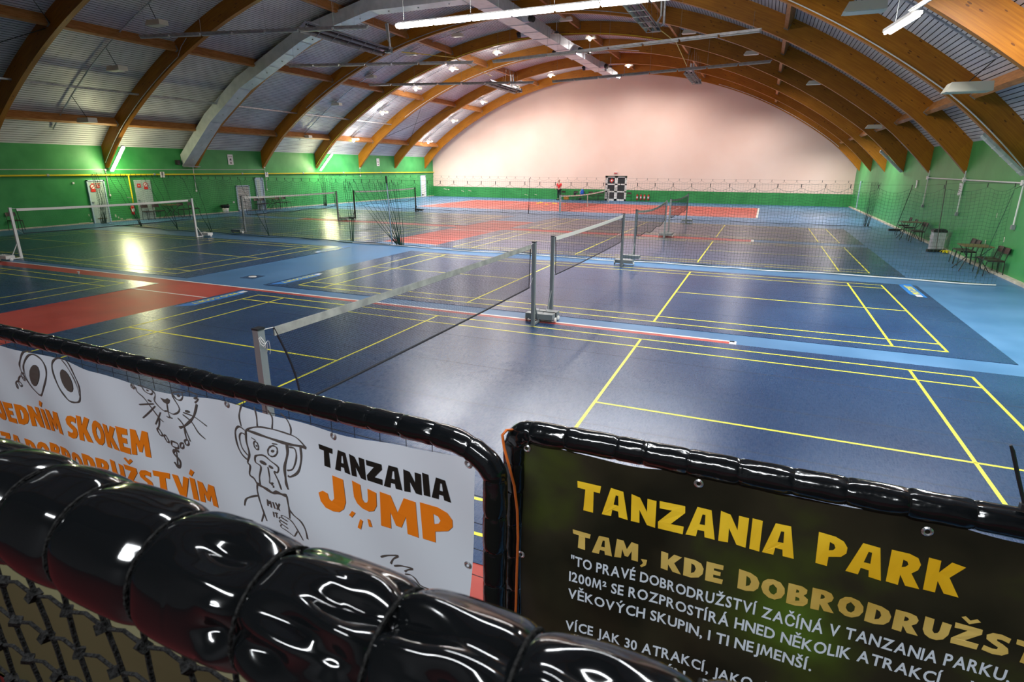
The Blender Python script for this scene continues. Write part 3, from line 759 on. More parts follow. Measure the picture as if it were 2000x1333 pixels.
# round and square safety notices
def notice(y, z, w_, h_, kind, door, lab):
    o = thing('safety_sign', lab, 'sign', (XL + .05, y, z), 0, 'safety signs on the doors')
    if kind == 'round':
        MB().box(0, .004, -.12, .12, -.2, -.08).build('red_plate', 'signred', o)
        n = 20
        def ring(r0, r1, m, x, nm):
            b = MB()
            for i in range(n):
                t0, t1 = 2 * PI * i / n, 2 * PI * (i + 1) / n
                b.quad([(x, r0 * math.cos(t0), .04 + r0 * math.sin(t0)), (x, r1 * math.cos(t0), .04 + r1 * math.sin(t0)), (x, r1 * math.cos(t1), .04 + r1 * math.sin(t1)), (x, r0 * math.cos(t1), .04 + r0 * math.sin(t1))])
            b.build(nm, m, o)
        ring(0, .125, 'paper', .004, 'disc'); ring(.095, .13, 'signred', .006, 'ring')
        b = MB(); b.cbox((.008, 0, .04), .003, .22, .022, rot=(.8, 0, 0)); b.build('slash', 'signred', o)
        b = MB(); b.cbox((.007, .0, .03), .003, .12, .02); b.cbox((.007, .03, .06), .003, .02, .05); b.build('cigarette', 'inkblack', o)
    else:
        MB().box(0, .004, -w_ / 2, w_ / 2, -h_ / 2, h_ / 2).build('plate', 'signred', o)
        b = MB(); b.cbox((.006, -.03, .01), .003, .04, .07); b.cbox((.006, .04, 0), .003, .05, .03); b.build('symbol', 'paper', o)
notice(12.72, 1.74, 0, 0, 'round', 0, 'round red and white no smoking sign on the open door')
notice(12.98, 1.8, .16, .16, 'sq', 0, 'small square red sign beside the no smoking sign')
notice(15.12, 1.78, .2, .2, 'sq', 0, 'square red sign on the pale double door')
notice(15.5, 1.78, 0, 0, 'round', 0, 'round prohibition sign on the pale double door')
# louvred grille: frame and slats
o = thing('louvre_door', 'pale louvred grille on the left wall', 'grille', (XL, 21.5, 0))
f = MB(); f.box(0, .06, 0, .07, .05, 1.62); f.box(0, .06, 1.0, 1.07, .05, 1.62); f.box(0, .06, 0, 1.07, 1.56, 1.63); f.box(0, .06, 0, 1.07, .03, .1); f.build('frame', 'frame', o)
MB().box(0, .012, .07, 1.0, .1, 1.56).build('backing', 'black', o)
sl = MB().box(.005, .05, .07, 1.0, -.028, .022, 0, Matrix.Rotation(.5, 4, 'Y')).mesh('slat', 'white')
for i in range(16): link('slat', sl, o, (.01, 0, .15 + i * .09))
# text helper ---------------------------------------------------------------
_tm = {}
def text_mesh(s, bold=0.0):
    k = (s, bold)
    if k in _tm: return _tm[k]
    c = bpy.data.curves.new('txt', 'FONT'); c.body = s; c.size = 1.0; c.offset = bold; c.resolution_u = 3
    o = bpy.data.objects.new('txt', c); C.objects.link(o)
    dg = bpy.context.evaluated_depsgraph_get(); dg.update()
    me = bpy.data.meshes.new_from_object(o.evaluated_get(dg))
    v = [tuple(p.co) for p in me.vertices]; f = [tuple(p.vertices) for p in me.polygons]
    bpy.data.objects.remove(o); bpy.data.meshes.remove(me); bpy.data.curves.remove(c)
    _tm[k] = (v, f); return _tm[k]
def text_on(s, name, m, parent, fn, w_, h_, bold=0.02):
    """lay a line of lettering, w_ wide and h_ high, with fn(u, v) -> point"""
    V, F, x, cap = [], [], 0.0, 0.73
    for ch in s:
        if ch == ' ': x += .3; continue
        if ch == 'M':
            v = [(0, 0), (.1, .73), (.22, .73), (.38, .27), (.54, .73), (.66, .73), (.76, 0), (.64, 0), (.58, .5), (.42, .05), (.34, .05), (.18, .5), (.12, 0)]
            f = [(0, 1, 11, 12), (1, 2, 11), (2, 3, 10, 11), (3, 9, 10), (3, 4, 8, 9), (4, 5, 8), (5, 6, 7, 8)]
        else: v, f = text_mesh(ch, bold)
        xa = min(p[0] for p in v); b = len(V)
        V += [(p[0] - xa + x, p[1]) for p in v]; F += [tuple(b + i for i in q) for q in f]
        x += max(p[0] for p in v) - xa + .075
    x1 = max(p[0] for p in V)
    me = bpy.data.meshes.new(name)
    me.from_pydata([tuple(fn(p[0] / x1 * w_, p[1] / cap * h_)) for p in V], [], F)
    me.materials.append(M[m]); me.update()
    return link(name, me, parent)
# court number boards
def board(y, z, w_, h_, s, lab, top=True):
    o = thing('court_number_sign', lab, 'sign', (XL + (.02 if w_ > .3 else .19), y, z), 0, 'court number signs')
    MB().box(0, .012, -w_ / 2, w_ / 2, -h_ / 2, h_ / 2).build('plate', 'paper', o)
    text_on(s, 'number', 'inkblack', o, lambda u, v: (.016, -w_ * .22 + u, v - h_ * .12), w_ * .4, h_ * (.26 if top else .6), .03)
    if top:
        b = MB(); b.box(.014, .016, -w_ * .35, w_ * .35, h_ * .28, h_ * .32); b.box(.014, .016, -w_ * .2, w_ * .2, -h_ * .38, -h_ * .28); b.box(.014, .016, -w_ * .12, w_ * .12, -h_ * .25, -h_ * .2)
        b.build('small_print', 'inkgrey', o)['kind'] = 'stuff'
board(21.37, 3.2, .4, .62, '4', 'white board with the number 4 high on the left wall')
board(36.9, 3.2, .4, .62, '5', 'white board with the number 5 farther along the left wall')
board(16.48, 2.34, .26, .3, '8', 'small white card with the number 8 on the yellow pipe', False)
board(24.02, 2.28, .26, .3, '5', 'small white card over the yellow pipe near the narrow door', False)
o = thing('switch', 'small white box on the wall left of the open door', 'switch', (XL + .02, 11.86, 1.98)); MB().cbox((0, 0, 0), .04, .09, .09).build('cover', 'white', o); MB().cbox((.022, 0, 0), .01, .04, .05).build('rocker', 'paper', o)
o = thing('switch', 'small white socket between the waste bin and the grille', 'switch', (XL + .02, 21.2, .62)); MB().cbox((0, 0, 0), .04, .1, .1).build('cover', 'white', o); MB().cbox((.022, 0, 0), .01, .05, .05).build('insert', 'paper', o)
# papers on the right wall
for y, z, w_, h_, l in ((18.83, 2.18, .3, .42, 'white notice sheet hanging by the conduit'), (25.5, 2.2, .2, .34, 'curled white sheet on the right wall')):
    o = thing('notice_sheet', l, 'paper', (XR - .03, y, z)); mb = MB()
    for i in range(6):
        a, b = -h_ / 2 + h_ * i / 6, -h_ / 2 + h_ * (i + 1) / 6; c = lambda t: -.02 - .06 * (t / h_) ** 2
        mb.quad([(c(a), -w_ / 2, a), (c(a), w_ / 2, a), (c(b), w_ / 2, b), (c(b), -w_ / 2, b)])
    mb.build('sheet', 'paper', o)
    MB().box(-.02, .03, -.04, .04, h_ / 2 - .03, h_ / 2).build('clip', 'metal', o)
    if y < 20: 
        b = MB(); 
        for i in range(4): b.box(-.04, -.035, -.08, .08, -.12 + i * .07, -.1 + i * .07)
        b.build('lines', 'inkgrey', o)['kind'] = 'stuff'
struct(MB().box(XR - .05, XR + .02, 42.75, 42.95, 0, 2.04).build('door_5', 'frame'))
# double door in the end wall
dd = struct(MB().box(DX0, DX1, YB + .12, YB + .18, 0, .03).build('door_6', 'white'))
fr = MB(); yk0, yk1 = YB + .1, YB + .17; xm = (DX0 + DX1) / 2
for xa, xb in ((DX0, DX0 + .12), (xm - .06, xm + .06), (DX1 - .12, DX1), (DX0 + .12, DX0 + .2), (xm - .13, xm - .06), (xm + .06, xm + .13), (DX1 - .2, DX1 - .12)): fr.box(xa, xb, yk0, yk1, 0, 2.1)
for za, zb in ((0, .16), (.74, .84), (1.38, 1.48), (2.0, 2.1)): fr.box(DX0, DX1, yk0, yk1, za, zb)
fr.build('door_frame', 'white', dd)
for xa, xb in ((DX0 + .2, xm - .13), (xm + .13, DX1 - .2)):
    for za, zb in ((.16, .74), (.84, 1.38), (1.48, 2.0)):
        MB().box(xa, xb, YB + .13, YB + .14, za, zb).build('pane', 'glass', dd)
MB().cbox((xm, YB + .07, 1.05), .03, .05, .22).build('door_handle', 'metal', dd)
o = thing('exit_lamp', 'small exit lamp box above the double door', 'sign', (-8.63, YB - .04, 2.44)); MB().cbox((0, 0, 0), .34, .08, .16).build('case', 'white', o); MB().box(-.15, .15, -.045, -.04, -.07, .0).build('face', 'signred', o)
o = thing('door_poster', 'small red and white print on the upper left door pane', 'sign', (-9.0, YB + .12, 1.75)); MB().cbox((0, 0, 0), .26, .006, .3, rot=(0, .7, 0)).build('print', 'signred', o); MB().cbox((0, -.006, 0), .12, .006, .14).build('centre', 'paper', o)

# ------------------------------------------------------------------ fire extinguishers
def extinguisher(loc, lab, rz=0, s=1.0):
    o = thing('fire_extinguisher', lab, 'extinguisher', loc, rz, 'fire extinguishers')
    MB().lathe([(.0, -.28), (.075, -.27), (.08, -.22), (.08, .12), (.06, .18), (.03, .2), (0, .2)], 16, cap=False).build('cylinder', 'redp', o, smooth=True)
    MB().lathe([(.026, .19), (.026, .24), (.015, .26), (0, .26)], 10, cap=False).build('valve', 'bsteel', o)
    MB().cbox((.03, 0, .27), .12, .02, .02, rot=(0, .3, 0)).build('handle', 'redp', o)
    MB().tube([(0, .03, .23), (.02, .1, .2), (.02, .12, .0), (.02, .1, -.15)], .012, 6).build('hose', 'black', o)
    MB().box(-.14, -.06, -.04, .04, .0, .05).build('wall_bracket', 'bsteel', o)
    n = 10; mb = MB()
    for i in range(n):
        t0, t1 = -1.2 + 2.4 * i / n, -1.2 + 2.4 * (i + 1) / n
        mb.quad([(.082 * math.cos(t0), .082 * math.sin(t0), -.12), (.082 * math.cos(t1), .082 * math.sin(t1), -.12), (.082 * math.cos(t1), .082 * math.sin(t1), .04), (.082 * math.cos(t0), .082 * math.sin(t0), .04)])
    mb.build('paper_label', 'paper', o)
    return o
extinguisher((XL + .14, 14.49, .58), 'red fire extinguisher below the yellow drop pipe on the left wall')
for i, x in enumerate((-6.58, -6.26, -5.94, -5.6)):
    extinguisher((x, YB - .12, .4), ['leftmost', 'second from left', 'third from left', 'rightmost'][i] + ' of the four red fire extinguishers on the end wall', -PI / 2)

# ================================================================== COURT MATS
ROWS_R = [0.0, 7.336, 15.31, 22.85]; ROWS_L = [-.3, 7.2, 15.4, 23.0]
XCL = -17.48
mm = MB().box(-7.5, 7.5, -3.35, 3.35, 0, .007); mat_me = mm.mesh('court_mat', 'mat')
lm = MB(); z = .0085
def lr(a, b, c, d): floor_rect(lm, a, b, c, d, z)
for s in (-1, 1):
    lr(-6.7, 6.7, s * 3.03 - .02, s * 3.03 + .02); lr(-6.7, 6.7, s * 2.57 - .02, s * 2.57 + .02)
    lr(s * 6.68 - .02, s * 6.68 + .02, -3.05, 3.05); lr(s * 5.92 - .02, s * 5.92 + .02, -3.05, 3.05); lr(s * 2.0 - .02, s * 2.0 + .02, -3.05, 3.05)
    lr(min(s * 2.0, s * 6.68), max(s * 2.0, s * 6.68), -.02, .02)
line_me = lm.mesh('court_line', 'yline')
sm = MB()
for y in (-1.95, -.65, .65, 1.95): floor_rect(sm, -7.5, 7.5, y - .004, y + .004, .0078)
seam_me = sm.mesh('mat_seam', 'groove')
lb = MB(); lb.quad([(-7.4, 1.45, .0078), (-7.1, 1.7, .0078), (-7.1, 3.0, .0078), (-7.4, 3.3, .0078)]); lbm = lb.mesh('logo_ground', 'lblue')
wm_ = MB()
floor_rect(wm_, -7.33, -7.2, 3.02, 3.22, .0086)
wmm = wm_.mesh('logo_bar', 'wline')
def mat_at(cx, cy, lab, logo):
    o = thing('court_mat', lab, 'court mat', (cx, cy, 0), 0, 'roll-out badminton mats')
    link('mat', mat_me, o); link('court_line', line_me, o); link('mat_seam', seam_me, o)
    for s, yy in logo:      # end of the court, side of the corner
        rot = PI if s > 0 else 0
        g = link('logo_ground', lbm, o, (0, (5.0 if s > 0 else 0) - (4.75 if yy < 0 else 0), 0), (0, 0, rot)); link('logo_bar', wmm, g)
        text_on('PRO', 'lettering', 'yline', g, lambda u, v: (-7.34 + v, 2.95 - u, .0088), .42, .15, .04)
        text_on('COURT', 'lettering', 'yline', g, lambda u, v: (-7.34 + v, 2.47 - u, .0088), .68, .15, .04)
    return o
nmR = ['nearest court mat on the right, right in front of the barrier', 'second court mat on the right side', 'third court mat on the right, behind the net curtain', 'farthest court mat on the right side']
nmL = ['nearest court mat on the left, cut by the frame edge', 'second court mat on the left with the bright lamp reflection', 'third court mat on the left, behind the net curtain', 'farthest court mat on the left side']
for i, y in enumerate(ROWS_R): mat_at(0, y, 'navy ' + nmR[i] + ' with yellow lines', ((-1, -1), (1, 1)) if i == 1 else ((-1, 1),) if i == 0 else ())
for i, y in enumerate(ROWS_L): mat_at(XCL, y, 'navy ' + nmL[i] + ' with yellow lines', ((1, 1),) if i == 1 else ())
o = thing('floor_socket', 'small blue floor socket with a white disc in the pale blue aisle', 'socket', (-8.58, 4.68, 0))
MB().box(-.22, .22, -.22, .22, 0, .004, 0, Matrix.Rotation(.1, 4, 'Z')).build('plate', 'mat', o); MB().lathe([(.1, .004), (.1, .012), (0, .012)], 14, cap=False).build('lid', 'wline', o)
def shuttle(x, y, lab):
    o = thing('shuttlecock', lab, 'shuttlecock', (x, y, .03), .5, 'white bits on the floor')
    MB().lathe([(.008, 0), (.032, .06)], 10, cap=False).build('skirt', 'white', o); MB().lathe([(0, -.02), (.013, -.01), (.013, 0), (0, 0)], 10, cap=False).build('cork', 'white', o)
shuttle(*( -13.0, 3.0), 'tiny white shuttlecock lying on the red floor strip'); shuttle(-3.6, 3.2 - 4.6, 'tiny white shuttlecock on the nearest mat')

# ================================================================== BADMINTON NETS
def netmesh(L_, H_, dx, dz, r, sag_top, belly, z_top, z_gather=None, slant=0.0, wav=.0):
    """cords of a net in the plane x=0 along y in [-L/2, L/2]"""
    mb = MB(); nx = int(round(L_ / dx)); nz = int(round(H_ / dz))
    def P(u, v):   # u 0..1 along, v 0..1 down
        s = 1 - (2 * u - 1) ** 2
        y = (u - .5) * L_; top = z_top - sag_top * s
        e = slant * math.sin(v * PI / 2) * (max(0, 1 - u * 8) - .3 * max(0, 1 - (1 - u) * 12))
        return Vector((belly * math.sin(v * PI) * s, y + e, top - v * H_ * (1 + wav * math.sin(u * 17))))
    for i in range(nx + 1):
        mb.tube([P(i / nx, k / 4) for k in range(5)], r, 3, cap=False)
    for j in range(nz + 1):
        mb.tube([P(k / 16, j / nz) for k in range(17)], r, 3, cap=False)
    return mb, P
def post(parent, y, s, m, h=1.55, white=False):
    """upright at y, its weighted foot pointing away along s"""
    p = MB().box(-.03, .03, y - .035, y + .035, .015, h)
    po = p.build('post', m, parent)
    MB().box(-.034, .034, y - .038, y + .038, h, h + .015).build('cap', 'black' if not white else m, po)
    f = MB(); f.box(-.02, .02, min(y, y + s * .34), max(y, y + s * .34), .02, .055)
    f.tube([(0, y + s * .02, .5), (0, y + s * .27, .05)], .014, 6)
    f.build('foot', m, parent)
    b = MB(); yc = y + s * .42
    b.box(-.27, .27, yc - .12, yc + .12, .07, .17)
    bo = b.build('weight_box', m, parent)
    MB().tube([(-.09, yc - .02, .17), (-.09, yc - .02, .205), (.05, yc - .02, .205), (.05, yc - .02, .17)], .007, 5).build('carry_handle', m, bo)
    for x in (-.29, .29):
        w = MB().lathe([(0, -.018), (.045, -.016), (.05, 0), (.045, .016), (0, .018)], 14, cap=False)
        wo = w.build('wheel', 'white', parent, smooth=True); wo.location = (x, yc, .052); wo.rotation_euler = (0, PI / 2, 0)
def bad_net(cx, cy, lab, m='metal', white=False, coarse=False, sag=.02, H_=.76, tape='tape', belly=.0, bottom='netb', L_=6.1):
    o = thing('badminton_net', lab, 'net', (cx, cy, 0), 0, 'badminton nets')
    post(o, -3.15, -1, m, white=white); post(o, 3.15, 1, m, white=white)
    d = .06 if coarse == 1 else .03 if coarse == 2 else .02
    r = .002 if coarse == 1 else .0013 if coarse == 0 else .0013
    mb, P = netmesh(5.98, H_, d, d, r, sag, belly, 1.53, slant=.22 if coarse == 0 else .05, wav=.05 if coarse == 1 else 0)
    n_ = mb.build('net', 'netb', o); n_['kind'] = 'stuff'
    t = MB(); K = 24
    for i in range(K):
        a, b = P(i / K, 0), P((i + 1) / K, 0)
        for dx in (-.006, .006): t.quad([a + Vector((dx, 0, 0)), b + Vector((dx, 0, 0)), b + Vector((dx, 0, -.075)), a + Vector((dx, 0, -.075))])
        t.quad([a + Vector((-.006, 0, 0)), b + Vector((-.006, 0, 0)), b + Vector((.006, 0, 0)), a + Vector((.006, 0, 0))])
    t.build('top_tape', tape, o)
    MB().tube([P(i / 24, 1) for i in range(25)], .013, 5).tube([P(0, i / 8) for i in range(9)], .009, 5).tube([P(1, i / 8) for i in range(9)], .009, 5).build('edge_cord', bottom, o)
    c = MB(); c.tube([(0, -3.15, 1.54), P(0, 0)], .004, 4).tube([(0, 3.15, 1.54), P(1, 0)], .004, 4)
    c.tube([(0, -3.15, .95), P(0, 1)], .003, 4).tube([(0, 3.15, .95), P(1, 1)], .003, 4)
    c.build('tie_cord', 'white', o)['kind'] = 'stuff'
    return o
N0 = bad_net(0, -.09, 'badminton net nearest the camera with a grey top tape', tape='oldtape', belly=.015, sag=.012)
lp = MB()
for k in range(3):
    a = .6 + k; lp.tube([Vector((.035, -3.15, 1.5)) + Vector((math.sin(t_) * .03 + .01 * k, -math.cos(t_ * .8) * .02 * (k + 1), -.1 * t_ / 3 - .02 * math.sin(t_ * 2) * k)) for t_ in [i * .5 for i in range(9)]], .0022, 4)
lp.build('loose_cord', 'white', N0)
bad_net(0, 7.23, 'second badminton net on the right side, white taped', coarse=2, sag=.02, tape='tape')
bad_net(0, 15.4, 'third badminton net on the right, behind the net curtain, sagging', coarse=1, sag=.12, tape='oldtape', H_=.8)
bad_net(0, 22.9, 'farthest badminton net on the right side', coarse=1, sag=.08, tape='oldtape')
bad_net(XCL, 7.18, 'white badminton net on the left before the green wall', m='white', white=True, coarse=2, sag=.03, tape='tape', belly=.03)
bad_net(XCL, -.35, 'badminton net on the nearest left court, mostly outside the frame', m='white', white=True, coarse=2)
bad_net(XCL + .15, 15.82, 'badminton net on the left behind the net curtain', m='metal', coarse=1, sag=.03)
bad_net(XCL + .3, 23.38, 'farthest badminton net on the left side', m='bsteel', coarse=1, sag=.04)
# tennis net
o = thing('tennis_net', 'tennis net with a white band across the far red court', 'net', (-8.5, 36.8, 0))
for s in (-1, 1): MB().box(-.05, .05, s * 6.55 - .05, s * 6.55 + .05, 0, 1.12).build('post', 'white', o)
mb, P = netmesh(13.0, 1.0, .12, .12, .006, .14, 0, 1.08)
mb.build('net', 'netb', o)['kind'] = 'stuff'
t = MB()
for i in range(24):
    a, b = P(i / 24, 0), P((i + 1) / 24, 0)
    for dx in (-.01, .01): t.quad([a + Vector((dx, 0, .02)), b + Vector((dx, 0, .02)), b + Vector((dx, 0, -.06)), a + Vector((dx, 0, -.06))])
t.build('top_band', 'tape', o)
MB().box(-.02, .02, -.03, .03, .02, .94).build('centre_strap', 'tape', o)
MB().tube([P(i / 20, 1) for i in range(21)], .012, 5).build('bottom_cord', 'netb', o)

# ================================================================== NET CURTAINS
def curtain(yf, zf, x0, x1, hooks, dx, r, m, lab, cablez, botz=.03, seed=1, white_rope=True, bunch=()):
    rd = random.Random(seed)
    o = thing('net_curtain', lab, 'net curtain', (0, 0, 0), 0, 'net curtains dividing the hall')
    MB().tube([(x0 + (x1 - x0) * i / 60, yf(x0 + (x1 - x0) * i / 60), zf(x0 + (x1 - x0) * i / 60) + .06) for i in range(61)], .003, 4).build('cable', 'bsteel', o)
    hm = MB()
    for h in hooks: hm.tube([(h, yf(h), zf(h) + .07), (h, yf(h), zf(h) - .03)], .011, 5)
    h_ = hm.build('hook', 'black', o); h_['kind'] = 'stuff'
    hs = sorted(hooks)
    def top(x):
        for a, b in zip(hs[:-1], hs[1:]):
            if a <= x <= b:
                f = (x - a) / (b - a); return zf(x) - .02 - min(.14, (b - a) * .22) * (1 - (2 * f - 1) ** 2) * .9
        return zf(x)
    def P(x, v):
        t_ = top(x); bt = botz + .015 * math.sin(x * 3.1 + seed)
        yy = yf(x) + .05 * math.sin(x * 5.3 + seed) * (1 - v) + v * (.12 * math.sin(x * 1.3) - .18)
        return Vector((x + .02 * math.sin(v * 6 + x * 3), yy, t_ + (bt - t_) * v))
    nx = int((x1 - x0) / dx); nz = int(2.25 / dx)
    mb = MB()
    for i in range(nx + 1):
        x = x0 + (x1 - x0) * i / nx
        mb.tube([P(x, k / 6) for k in range(7)], r, 3, cap=False)
    xs_ = [x0 + (x1 - x0) * i / (nx // 2) for i in range(nx // 2 + 1)]
    for j in range(1, nz):
        mb.tube([P(x, j / nz) for x in xs_], r, 3, cap=False)
    mb.build('netting', m, o)['kind'] = 'stuff'
    MB().tube([P(x, 0) for x in [x0 + (x1 - x0) * i / 500 for i in range(501)]], r * 1.4, 4, cap=False).build('top_cord', m, o)
    MB().tube([P(x, 1) + Vector((0, .03, -.0)) for x in xs_], .012, 5).build('bottom_cord', m, o)
    if white_rope:
        Q = [(x, yf(x) - .3 + .1 * math.sin(x * 1.3) + .04 * math.sin(x * 2.7), .03) for x in [x0 * .0 - 10.6 + (x1 + 10.6) * i / 120 for i in range(121)]]
        MB().tube(Q, .017, 6).build('white_rope', 'white', o)
    for bx, n_, spread, w_ in bunch:    # gathered folds hanging between two hooks
        b = MB()
        for k in range(n_):
            xt = bx + (k - n_ / 2) * spread; xb = bx + w_ + (k - n_ / 2) * .03 + rd.uniform(-.04, .04)
            b.tube([Vector((xt + (xb - xt) * f ** 1.4, yf(bx) - .05 + rd.uniform(-.03, .03) + .1 * math.sin(f * 3), zf(xt) * (1 - f) + .03 * f)) for f in [i / 8 for i in range(9)]], [.008, .007, .006, .006, .007, .008, .01, .013, .02], 4)
        b.build('gathered_fold', m, o)['kind'] = 'stuff'
    return o
h1 = [x * .42 - 26.6 for x in range(0, 37)] + [-11.0 + .36 * i for i in range(7)] + [-8.4 + .53 * i for i in range(22)] + [3.4 + .6 * i for i in range(5)] + [6.45, 7.2, 7.9, 8.8, 9.35]
curtain(lambda x: 11.75 + (.12 if x < -9 else -.05 if x < 3 else .05) + max(0, (-x - 20)) * .11, lambda x: 2.3 + .10 * ((x + 8.6) / 18) ** 2 + (.05 if x > 8 else 0), -26.9, 9.35, h1, .085, .0027, 'netg',
        'dark green net curtain hung across the hall behind the second courts', 2.3, seed=1,
        bunch=((-26.7, 10, .06, -.0), (-10.9, 4, .1, .05), (-9.7, 8, .28, 1.0), (-8.9, 8, .12, .35), (-24.5, 3, .5, .9), (-21.5, 3, .6, .8), (-15.6, 2, .8, .5), (-19, 2, .7, .6)))
h2 = [x * .6 - 26.6 for x in range(0, 28)] + [-9.8 + .6 * i for i in range(31)]
curtain(lambda x: 28.2 + (.4 if x < -10 else 0), lambda x: 2.2, -26.8, 8.9, h2, .14, .0022, 'netb', 'far dark net curtain hung before the red tennis court', 2.2, seed=2, white_rope=False,
        bunch=((-26.4, 9, .06, .1), (-25.6, 3, .12, .3), (8.85, 9, .05, -.15), (-9.85, 2, .03, 0)))
# upright pole at the gathered folds
o = thing('curtain_pole', 'pale pole with a black cap standing in the gathered curtain', 'pole', (-8.95, 11.7, 0))
MB().tube([(0, 0, 0), (-.1, 0, 2.3)], .02, 8).build('pole', 'frame', o); MB().tube([(-.1, 0, 2.25), (-.11, 0, 2.5)], .035, 8).build('cap', 'black', o); MB().lathe([(.09, 0), (.08, .03), (0, .04)], 12, cap=False).build('foot', 'white', o)
o = thing('wall_post', 'slim white rod hanging from the right wall tube to the curtain', 'rod', (9.35, 11.8, 0)); MB().tube([(0, 0, 2.38), (.5, .9, 2.5)], .006, 4).build('rod', 'bsteel', o); MB().tube([(0, 0, 2.35), (-.35, .05, .1)], .008, 4).build('edge_cord', 'netg', o)

# ================================================================== FURNITURE
def make_chair():
    o = thing('metal_chair', '', 'chair', (0, 0, 0), 0)     # faces +x, back at -x
    MB().cbox((0, 0, .44), .4, .4, .025).build('seat', 'seat', o)
    b = MB()
    n = 6
    for i in range(n):
        a0, a1 = -1 + 2 * i / n, -1 + 2 * (i + 1) / n
        for x_ in (0, .015): b.quad([(-.25 - .03 * (1 - a0 * a0) + x_, a0 * .19, .62), (-.25 - .03 * (1 - a1 * a1) + x_, a1 * .19, .62), (-.28 - .03 * (1 - a1 * a1) + x_, a1 * .19, .78), (-.28 - .03 * (1 - a0 * a0) + x_, a0 * .19, .78)])
    b.build('backrest', 'seat', o)
    for s in (-1, 1):
        MB().tube([(-.26, s * .19, .77), (-.2, s * .19, .44), (-.23, s * .19, 0)], .011, 6).build('leg', 'bsteel', o)
        MB().tube([(-.2, s * .19, .42), (.16, s * .19, .42), (.19, s * .19, .4), (.22, s * .2, 0)], .011, 6).build('leg', 'bsteel', o)
    MB().tube([(-.2, -.19, .42), (-.2, .19, .42)], .009, 5).tube([(.16, -.19, .42), (.16, .19, .42)], .009, 5).build('cross_bar', 'bsteel', o)
    return o
chair0 = make_chair(); first = [True]
def chair(x, y, rz, lab):
    if first[0]:
        first[0] = False; chair0.location = (x, y, 0); chair0.rotation_euler = (0, 0, rz); chair0['label'] = lab; chair0['group'] = 'black metal chairs'; return chair0
    return dup(chair0, (x, y, 0), rz, lab, 'black metal chairs')
def table(x, y, lab, rz=0):
    o = thing('folding_table', lab, 'table', (x, y, 0), rz, 'square tables with crossed legs')
    MB().box(-.36, .36, -.36, .36, .71, .735).build('table_top', 'brown', o)
    for sx in (-.3, .3):
        for s in (-1, 1): MB().tube([(sx, s * .32, .71), (sx * .5, s * -.05, .38), (sx * 1.2, -s * .34, .0)], .012, 6).build('leg', 'bsteel', o)
    MB().tube([(-.2, 0, .38), (.2, 0, .38)], .01, 5).build('cross_bar', 'bsteel', o)
table(XL + .5, 16.5, 'square table between the chairs near the pale double door'); table(XL + .5, 24.0, 'square table before the narrow pale blue door')
chair(XL + .45, 15.1, 0, 'first black chair right of the fire extinguisher, left wall'); chair(XL + .45, 15.75, 0, 'second black chair, left of the near left table')
chair(XL + .45, 17.25, 0, 'black chair just right of the near left table'); chair(XL + .45, 17.95, 0, 'last black chair of the near left group, toward the bin')
chair(XL + .45, 22.85, 0, 'black chair in front of the louvred grille'); chair(XL + .45, 23.35, 0, 'black chair left of the table by the narrow door')
chair(XL + .45, 24.7, 0, 'black chair right of the table by the narrow door'); chair(XL + .45, 25.3, 0, 'last black chair beyond the table by the narrow door')
chair(XL + .35, 8.9, 0, 'black chair alone at the left edge of the frame')
table(9.5, 14.15, 'square brown table against the right wall, nearest the camera'); table(9.5, 22.6, 'square brown table against the right wall, farther back')
for y, l in ((13.25, 'chair nearest the camera at the near right table'), (13.72, 'second chair on the near side of the near right table'), (15.2, 'chair just beyond the near right table'), (15.65, 'farthest chair at the near right table')):
    chair(9.72 if y < 14.5 else 9.6, y, PI, 'black metal ' + l)
for y, l in ((21.6, 'chair nearest the camera at the far right table'), (22.05, 'second chair on the near side of the far right table'), (23.4, 'chair just beyond the far right table'), (24.5, 'farthest chair at the far right table, by the leaning broom')):
    chair(9.6, y, PI, 'black metal ' + l)
# bins
o = thing('waste_bin', 'white basket bin with a black bag at the left wall', 'bin', (XL + .32, 20.25, 0))
MB().lathe([(0, 0.01), (.15, .01), (.2, .36), (.195, .36), (.15, .03)], 18, cap=False).build('basket', 'white', o, smooth=True)
b = MB(); b.lathe([(.19, .3), (.23, .36), (.27, .46), (.25, .52), (.19, .5), (.17, .36)], 18, cap=False)
b.v = [(x + random.uniform(-.015, .015), y + random.uniform(-.015, .015), z_ + random.uniform(-.015, .015)) for x, y, z_ in b.v]; b.build('bin_bag', 'bag', o, smooth=True)
o = thing('waste_bin', 'tall grey bin with a dark lid at the right wall', 'bin', (9.7, 19.0, 0))
MB().box(-.19, .19, -.2, .2, 0.01, .66).build('body', 'galv', o)
b = MB(); b.box(-.21, .21, -.22, .22, .66, .74); b.box(-.17, .17, -.18, .18, .74, .77); b.build('lid', 'black', o)
MB().box(.19, .2, -.15, .15, .1, .6).build('ridge', 'metal', o)
